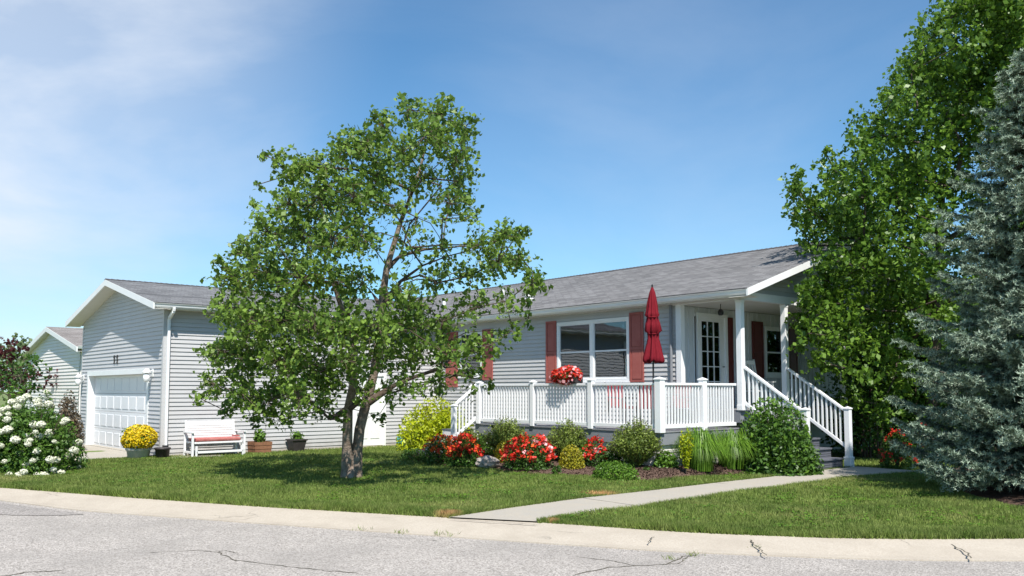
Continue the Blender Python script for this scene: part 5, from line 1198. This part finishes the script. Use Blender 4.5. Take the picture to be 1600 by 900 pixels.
# rear growth behind it
shrub("bronze_shrub", "bronze brown leaved shrub between the white bush and the garage corner", "shrub", 104, 705, 62, 108, 'brownish', .08, 5200, 0, lump=.4)
t2, b2, w2, h2 = shrub("snowball_bush", "taller thin bush with white flower heads behind, below the neighbour's gable", "flowering shrub", 66, 700, 62, 104, 'bush', .085, 3200, 0, lump=.4)
P, dd = mound_points(60, b2, w2, w2 * .8, h2, .4, .95)
for k, p in enumerate(P[P[:, 2] > h2 * .6][:22]):
    o = link("flower_head", hm[k % 3], None, t2); o.location = Vector(p) - wloc(t2)
for k, (q, lb) in enumerate((((22, 690, 70, 100), "mid green shrub under the maroon tree"), ((-45, 695, 90, 110), "mid green shrub at the far left beyond the white bush"))):
    shrub("border_shrub", lb, "shrub", *q, 'midgreen', .10, 3000, 0, lump=.4, group="green shrubs along the left boundary")
b = D(-14, 620, 38); b[2] = 0
blob_tree("maroon_tree", b, [((b[0] + rng.normal() * .9, b[1] + rng.normal() * .9, 1.6 + rng.uniform(0, 1) * 2.1), .5, 1) for _ in range(26)], 'maroon', .15, .1, "small dark maroon leaved tree left of the neighbour's house", "tree", dens=1.1)
b = D(30, 620, 34); b[2] = 0
blob_tree("hedge_tree", b, [((b[0] + rng.normal() * .5, b[1] + rng.normal() * .5, 1.0 + rng.uniform(0, 1) * 2.1), .5, 1) for _ in range(14)], 'green', .13, .08, "narrow green tree between the maroon tree and the neighbour's gable", "tree", dens=.9)
FT = ["far tree above the neighbour's eave, leftmost", "far tree on the skyline left of the neighbour's ridge", "far tree on the skyline touching the neighbour's ridge", "far tree directly behind the neighbour's ridge", "far tree showing just left of the garage roof", "far tree beyond the left frame edge", "far tree behind the garage", "far tree low behind the house roof"]
for k, px_ in enumerate((18, 48, 72, 92, 118, -40, 180, 300)):
    dp = 78 + 6 * (k % 3); b = D(px_, 612, dp); b[2] = 0; H = (612 - (512 + (k * 7) % 9)) / FPX * dp
    blob_tree("far_tree", b, [((b[0] + rng.normal() * 1.4, b[1] + rng.normal() * 1.4, H * .3 + rng.uniform(0, 1) * H * .7), 1.1, 1) for _ in range(14)], 'fargreen', .34, .18, FT[k], "tree", "far trees on the left skyline", dens=.28, twl=1.0)

# ---------------- neighbour's house
nx, ny = -40.0, -6.1; NW = 5.6       # gable faces -y like the garage, far behind it
def nb_fit(px_, Y): d = ray(px_, 500); k = (Y - CAM[1]) / d[1]; return (CAM + d * k)[0]
NY = -6.0; nl, nr_, nc_ = nb_fit(46, NY), nb_fit(128, NY), nb_fit(82, NY)
def zfit(px_, py_, Y): d = ray(px_, py_); return (CAM + d * (Y - CAM[1]) / d[1])[2]
ze_n = zfit(44, 551, NY - .4) ; zr_n = zfit(82, 507, NY - .4)
half = (nr_ - nl) / 2; nc_ = (nl + nr_) / 2
nbh = empty("neighbour_house", (nc_, NY, 0), "cream sided neighbour's house gable with tan shingles beyond the garage", "house")
slp = (zr_n - ze_n) / (half + .5)
mb = MB(); siding(mb, 'x', NY, -1, nl, nr_, 0, zr_n - .25, top=lambda z: (nl + max(0, (z + .12 - ze_n - .5 * slp) / slp), nr_ - max(0, (z + .12 - ze_n - .5 * slp) / slp)), ex=.145, out=.03)
mb.build("gable_wall", M['beige'], nbh); mb = MB(); flatwall(mb, 'y', nr_, NY, NY + 14, 0, ze_n); flatwall(mb, 'y', nl, NY, NY + 14, 0, ze_n); mb.build("side_wall", M['beige'], nbh)
for s in (1, -1): roof_slope("roof", M['roofn'], nbh, (nc_ + s * (half + .5), ze_n), (nc_, zr_n), NY - .28, lambda t: NY + 14, 'y', ex=.18)
mb = MB()
for s in (1, -1):
    xa = nc_ + s * (half + .52); mb.prism([(xa, ze_n - .22), (nc_, zr_n - .22), (nc_, zr_n - .015), (xa, ze_n - .015)], 'y', NY - .30, NY - .25)
mb.build("rake_board", M['white'], nbh)
mb = MB()
for s in (1, -1):
    xa = nc_ + s * (half + .5); mb.add([(xa, NY - .25, ze_n - .2), (nc_, NY - .25, zr_n - .2), (nc_, NY, zr_n - .2), (xa, NY, ze_n - .2)], [(0, 1, 2, 3)])
mb.build("soffit", M['soffit'], nbh); gutter("gutter", nbh, 'y', nr_ + .45, 1, NY - .25, NY + 14, ze_n - .1)

# ================================================================== SMALL THINGS
# closed parasol on the deck
def wy(px_, py_, Y): d = ray(px_, py_); return CAM + d * (Y - CAM[1]) / d[1]
up_ = wy(1021, 600, -1.15); ux_, uyy = up_[0], -1.15
par_ = empty("parasol", (ux_, uyy, ZD), "closed burgundy parasol standing on the deck in front of the right shutter", "parasol")
ztop = wy(1021, 446, uyy)[2]; zbot = wy(1021, 566, uyy)[2]
MB().tube([(ux_, uyy, ZD + .05), (ux_, uyy, ztop)], .02, 10).build("pole", M['black'], par_)
MB().lathe((ux_, uyy, ZD), [(.24, 0), (.24, .04), (.20, .07), (.05, .10), (.035, .35), (.03, .36)], 20).build("base", M['black'], par_, smooth=True)
prof = [(.012, 0), (.03, .03), (.07, .12), (.105, .30), (.135, .52), (.15, .55), (.115, .60), (.15, .72), (.175, .86), (.12, .90), (.115, 1.0), (.165, 1.18), (.215, 1.36), (.225, 1.42), (.19, 1.46), (.10, 1.44)]
Hc = ztop - .02 - zbot; n = 40; mb = MB(); vs = []
for r, s in prof:
    for k in range(n):
        a = 2 * math.pi * k / n; rr = r * .88 * (1 + .26 * math.cos(8 * a + s * 1.5) * min(1, s * 3) + .08 * math.sin(5 * a + 4 * s) + .05 * math.sin(11 * a - 6 * s)); dz = .03 * math.cos(8 * a) if s > 1.3 else 0
        vs.append((ux_ + rr * math.cos(a), uyy + rr * math.sin(a), ztop - .02 - s * Hc / 1.46 + dz))
mb.add(vs, [(i * n + k, i * n + (k + 1) % n, (i + 1) * n + (k + 1) % n, (i + 1) * n + k) for i in range(len(prof) - 1) for k in range(n)])
mb.build("canopy", M['umbrella'], par_, smooth=True)
for s_, r_ in ((.60, .125), (.92, .125)):
    MB().lathe((ux_, uyy, ztop - .02 - s_ * Hc / 1.46), [(r_, -.012), (r_ + .008, 0), (r_, .012)], 20).build("tie_strap", M['umbrella'], par_)
MB().lathe((ux_, uyy, ztop - .03), [(.012, 0), (.024, .02), (.02, .05), (.005, .065)], 10).build("finial", M['black'], par_, smooth=True)
MB().tube([(ux_ + .02, uyy - .02, ZD + .75), (ux_ + .08, uyy - .07, ZD + .75), (ux_ + .08, uyy - .07, ZD + .68)], .012, 6).build("crank", M['black'], par_)
# round patio table round the parasol
tbl = empty("patio_table", (ux_, uyy, ZD), "round dark metal patio table round the parasol pole", "table")
MB().lathe((ux_, uyy, ZD + .69), [(.03, 0), (.55, 0), (.56, .012), (.55, .025), (.03, .025)], 32).build("tabletop", M['black'], tbl)
for k in range(4):
    a = k * math.pi / 2 + .6; MB().tube([(ux_ + .4 * math.cos(a), uyy + .4 * math.sin(a), ZD + .69), (ux_ + .44 * math.cos(a), uyy + .44 * math.sin(a), ZD)], .016, 8).build("leg", M['black'], tbl)
def patio_chair(x, y, rz, label, z=ZD, m='redchair', fr='black', group="patio chairs on the deck"):
    c = empty("patio_chair", (x, y, z), label, "chair", group, rz)
    def B(name, mb, mm): return mb.build(name, M[mm], c, local=True, bevel=.004)
    B("seat", MB().box(-.25, .25, -.24, .24, .41, .45), m); B("backrest", MB().beam((-.0, .24, .44), (0, .36, .95), .46, .025, up=(0, 1, 0)), m)
    for sx in (-1, 1):
        B("leg", MB().tube([(sx * .26, -.25, 0), (sx * .26, -.24, .62)], .013, 8), fr); B("leg", MB().tube([(sx * .26, .30, 0), (sx * .25, .24, .42), (sx * .25, .37, .98)], .013, 8), fr)
        B("armrest", MB().tube([(sx * .26, -.24, .62), (sx * .27, .0, .64), (sx * .26, .29, .64)], .016, 8), fr)
    return c
a0 = wy(975, 640, -1.35); a1 = wy(1052, 640, -.75)
patio_chair(a0[0], -1.35, R(80), "red sling patio chair left of the parasol behind the rail")
patio_chair(a1[0], -1.9, R(-100), "red sling patio chair right of the parasol behind the rail")
patio_chair(ux_ - .05, -.38, R(5), "red sling patio chair against the wall behind the parasol")
# white rocking chair on the porch
rc = empty("rocking_chair", (-1.15, 2.35, ZP), "white slatted rocking chair on the shaded porch", "chair", rz=R(75))
def rcb(name, mb): return mb.build(name, M['white'], rc, local=True, bevel=.003)
rcb("seat", MB().box(-.26, .26, -.25, .25, .40, .43))
for i in range(5): rcb("back_slat", MB().beam((-.18 + i * .09, .25, .46), (-.18 + i * .09, .42, 1.08), .05, .014, up=(0, 1, 0)))
rcb("top_rail", MB().beam((-.27, .43, 1.12), (.27, .43, 1.12), .03, .10))
for sx in (-1, 1):
    rcb("post", MB().beam((sx * .26, .22, .08), (sx * .26, .45, 1.2), .04, .04)); rcb("leg", MB().beam((sx * .26, -.22, .06), (sx * .26, -.22, .62), .04, .04)); rcb("armrest", MB().box(sx * .26 - .05, sx * .26 + .05, -.28, .3, .62, .645))
    rcb("rocker", MB().tube([(sx * .26, -.45, .07), (sx * .26, -.2, .03), (sx * .26, .1, .025), (sx * .26, .4, .07), (sx * .26, .55, .12)], .02, 6))
# hanging rail planter of petunias
pc = wy(884, 590, DY - .02)
pl = empty("rail_planter", (pc[0], DY - .05, 1.75), "planter of red and pink petunias spilling over the deck railing", "flower planter")
MB().box(pc[0] - .38, pc[0] + .38, DY - .10, DY + .14, 1.805, 1.95).build("trough", M['blackpot'], pl, bevel=.02)
def fluff(parent, c, rx, ry, rz, sets, lump=.25):
    for (m, n, s, sh) in sets:
        d = unit(rng.normal(size=(n, 3))); B = unit(rng.normal(size=(10, 3))); r = 1 + lump * (np.max(d @ B.T, axis=1) - .75) * 2
        q = (sh + (1 - sh) * rng.uniform(0, 1, n)) * r; P = np.array(c) + d * np.array([rx, ry, rz]) * q[:, None]
        npmesh("foliage" if 'petal' not in m else "blossoms", leaves(P, s, .8, .2, out=d, outw=1.2), n, M[m], parent, kind=None if 'petal' not in m else 'stuff')
fluff(pl, (pc[0], DY + .0, 1.97), .42, .22, .20, [('green', 600, .05, .2), ('redpetal', 1500, .055, .8), ('pinkpetal', 110, .075, .97)])
# garden glider bench
bn = empty("glider_bench", (-10.60, -7.30, 0.02), "white glider bench with a red seat cushion against the garage wall", "bench", rz=R(90)); bn.scale = (.87, 1, .88)
# local x runs along the wall, -y faces the lawn
def bb(name, mb, m='white'): return mb.build(name, M[m], bn, local=True, bevel=.004)
for sx in (-1, 1):
    bb("leg", MB().beam((sx * .76, -.26, 0), (sx * .76, -.26, .66), .055, .055)); bb("leg", MB().beam((sx * .76, .26, 0), (sx * .76, .26, .66), .055, .055))
    bb("armrest", MB().box(sx * .76 - .045, sx * .76 + .045, -.33, .30, .66, .69)); bb("base_rail", MB().beam((sx * .76, -.24, .12), (sx * .76, .24, .12), .045, .06))
    bb("hanger", MB().beam((sx * .70, -.2, .10), (sx * .70, -.2, .40), .03, .02)); bb("foot", MB().beam((sx * .68, -.34, 0), (sx * .68, -.34, .30), .05, .05))
bb("base_stretcher", MB().beam((-.68, -.34, .13), (.68, -.34, .13), .05, .06)); bb("seat_frame", MB().box(-.70, .70, -.26, .24, .36, .41))
for i in range(7):
    z0 = .50 + i * .068; y_ = .26 + i * .012; bb("back_slat", MB().box(-.70, .70, y_, y_ + .02, z0, z0 + .058))
for sx in (-1, 1): bb("back_post", MB().beam((sx * .71, .27, .38), (sx * .71, .36, 1.0), .05, .04))
cs = bb("cushion", MB().box(-.66, .66, -.27, .22, .415, .51), 'cushion'); cs.modifiers["bevel"].width = .035; cs.modifiers["bevel"].segments = 4
bb("cushion_tie", MB().box(.60, .70, -.1, .2, .52, .56), 'cushion')
# planters along the wall
wp = empty("wooden_planter", (-10.75, -6.03, 0.02), "brown wooden box planter with a leafy plant right of the bench", "planter")
for i in range(3):
    z0 = .03 + i * .095; q = .215 + i * .008
    for s in (-1, 1):
        MB().box(-10.75 - q, -10.75 + q, -6.03 + s * q - .01, -6.03 + s * q + .01, z0, z0 + .088).build("plank", M['wood'], wp)
        MB().box(-10.75 + s * q - .01, -10.75 + s * q + .01, -6.03 - q + .012, -6.03 + q - .012, z0, z0 + .088).build("plank", M['wood'], wp)
MB().box(-10.95, -10.55, -6.23, -5.83, .24, .27).build("soil", M['soil'], wp)
fluff(wp, (-10.75, -6.03, .44), .17, .17, .18, [('midgreen', 380, .07, .2)])
bp = empty("black_planter", (-10.75, -4.98, 0.02), "black tapered pot with a small leafy plant near the wall", "planter")
MB().add([(-10.75 + sx * r, -4.98 + sy * r, z) for r, z in ((.15, .02), (.20, .30), (.225, .30), (.225, .34), (.195, .34), (.18, .28)) for sx, sy in ((-1, -1), (1, -1), (1, 1), (-1, 1))],
         [(i * 4 + k, i * 4 + (k + 1) % 4, (i + 1) * 4 + (k + 1) % 4, (i + 1) * 4 + k) for i in range(5) for k in range(4)] + [(0, 3, 2, 1)]).build("pot", M['blackpot'], bp, bevel=.01)
MB().box(-10.92, -10.58, -5.15, -4.81, .27, .29).build("soil", M['soil'], bp)
fluff(bp, (-10.75, -4.98, .42), .17, .17, .14, [('midgreen', 320, .06, .2)])
# yellow flowers in a pale tub at the garage corner
yp = G(216, 717, 0.0); yx, yy_ = yp[0], yp[1]
yt = empty("flower_tub", (yx, yy_, 0), "cream tub overflowing with a dome of yellow flowers at the garage corner", "flower planter")
MB().lathe((yx, yy_, 0), [(.20, 0), (.24, .02), (.27, .20), (.30, .22), (.30, .27), (.26, .27), (.25, .22)], 24).build("tub", M['creampot'], yt, smooth=True)
fluff(yt, (yx, yy_, .50), .46, .42, .32, [('midgreen', 1500, .05, .3), ('yellowpetal', 3400, .045, .85)], lump=.1)
bp2 = empty("round_pot", (yx + .35, yy_ + .45, 0), "small black round pot behind the yellow flowers beside the downspout", "planter")
MB().lathe((yx + .35, yy_ + .45, 0), [(.12, 0), (.15, .02), (.17, .22), (.19, .23), (.19, .27), (.16, .27)], 18).build("pot", M['blackpot'], bp2, smooth=True)
# things by the inner corner
q = (-10.75, -1.62); jg = empty("watering_can", (q[0], q[1], 0), "small teal watering can on the ground right of the white side door", "watering can")
MB().lathe((q[0], q[1], .02), [(.13, 0), (.14, .03), (.13, .24), (.10, .27), (.09, .27)], 18).build("body", M['teal'], jg, smooth=True)
MB().tube([(q[0] + .10, q[1] - .02, .08), (q[0] + .24, q[1] - .08, .26), (q[0] + .30, q[1] - .1, .34)], [.028, .018, .022], 8).build("spout", M['teal'], jg)
MB().tube([(q[0] - .12, q[1], .10), (q[0] - .22, q[1], .2), (q[0] - .14, q[1], .33), (q[0] - .02, q[1], .30)], .014, 6).build("handle", M['teal'], jg)
q = (-10.6, -1.1); gs = empty("garden_urn", (q[0], q[1], 0), "small pale pink stone urn right of the teal watering can", "urn")
MB().lathe((q[0], q[1], .0), [(.16, 0), (.16, .05), (.08, .10), (.10, .18), (.19, .34), (.20, .40), (.22, .42), (.20, .45), (.15, .42)], 18).build("bowl", M['pinkstone'], gs, smooth=True)
fluff(gs, (q[0], q[1], .52), .15, .15, .1, [('green', 200, .05, .2)])
q = (-9.5, -.16)
hr = empty("round_table", (wy(735, 602, -1.1)[0], -1.1, ZD), "round white topped side table on the left end of the deck", "table")  # parent of the round white side table, not a light fitting
c = wy(735, 604, -1.1)
hr.name = "side_table"
MB().lathe((c[0] + .35, -1.1, 1.70), [(.03, .0), (.30, .0), (.32, .02), (.27, .07), (.16, .12), (.04, .14)], 24).build("table_cover", M['white'], hr, smooth=True)
MB().lathe((c[0] + .35, -1.1, 0.0), [(.2, 0), (.2, .02), (.035, .06), (.035, 1.69)], 14).build("stand", M['white'], hr)
# pale rock in the bed
rp = G(762, 729, .06); bm_ = bmesh.new(); bmesh.ops.create_icosphere(bm_, subdivisions=3, radius=1)
for v in bm_.verts:
    n_ = v.co.normalized(); k = 1 + .12 * math.sin(n_.x * 5 + 1) * math.cos(n_.y * 4) + .08 * math.sin(n_.z * 9 + n_.x * 6) + random.uniform(-.03, .03)
    v.co = Vector((n_.x * .27 * k, n_.y * .2 * k, n_.z * .14 * k))
me = bpy.data.meshes.new("rock"); bm_.to_mesh(me); bm_.free(); ro = link("garden_rock", me, M['rock']); ro.location = (rp[0], rp[1], .14); tag(ro, "pale pinkish grey rock at the front of the flower bed", "rock")
# weeds in the kerb cracks
V = []
for (a, b, k, s) in ((1030, 832, 0, 0), (565, 826, 20, .06), (625, 831, 26, .05), (695, 834, 46, .10), (1085, 866, 30, .05), (1050, 872, 24, .05), (1180, 855, 18, .04)):
    c = G(a, b, -.06)
    for _ in range(k):
        an = rng.uniform(0, 6.28); p = c + rng.normal(size=3) * [s, s * .8, 0]; p[2] = -.072; w = np.array([math.cos(an), math.sin(an), 0]) * .004; V += [p - w, p + w, p + [rng.normal() * .03, rng.normal() * .03, rng.uniform(.02, .06)]]
tag(npmesh("weeds", np.array(V), len(V) // 3, M['grass'], kind='stuff', k=3), "small weeds growing along the concrete edge", "weeds")
print("objects", len(bpy.data.objects), "tris", sum(len(o.data.polygons) for o in bpy.data.objects if o.type == 'MESH'))
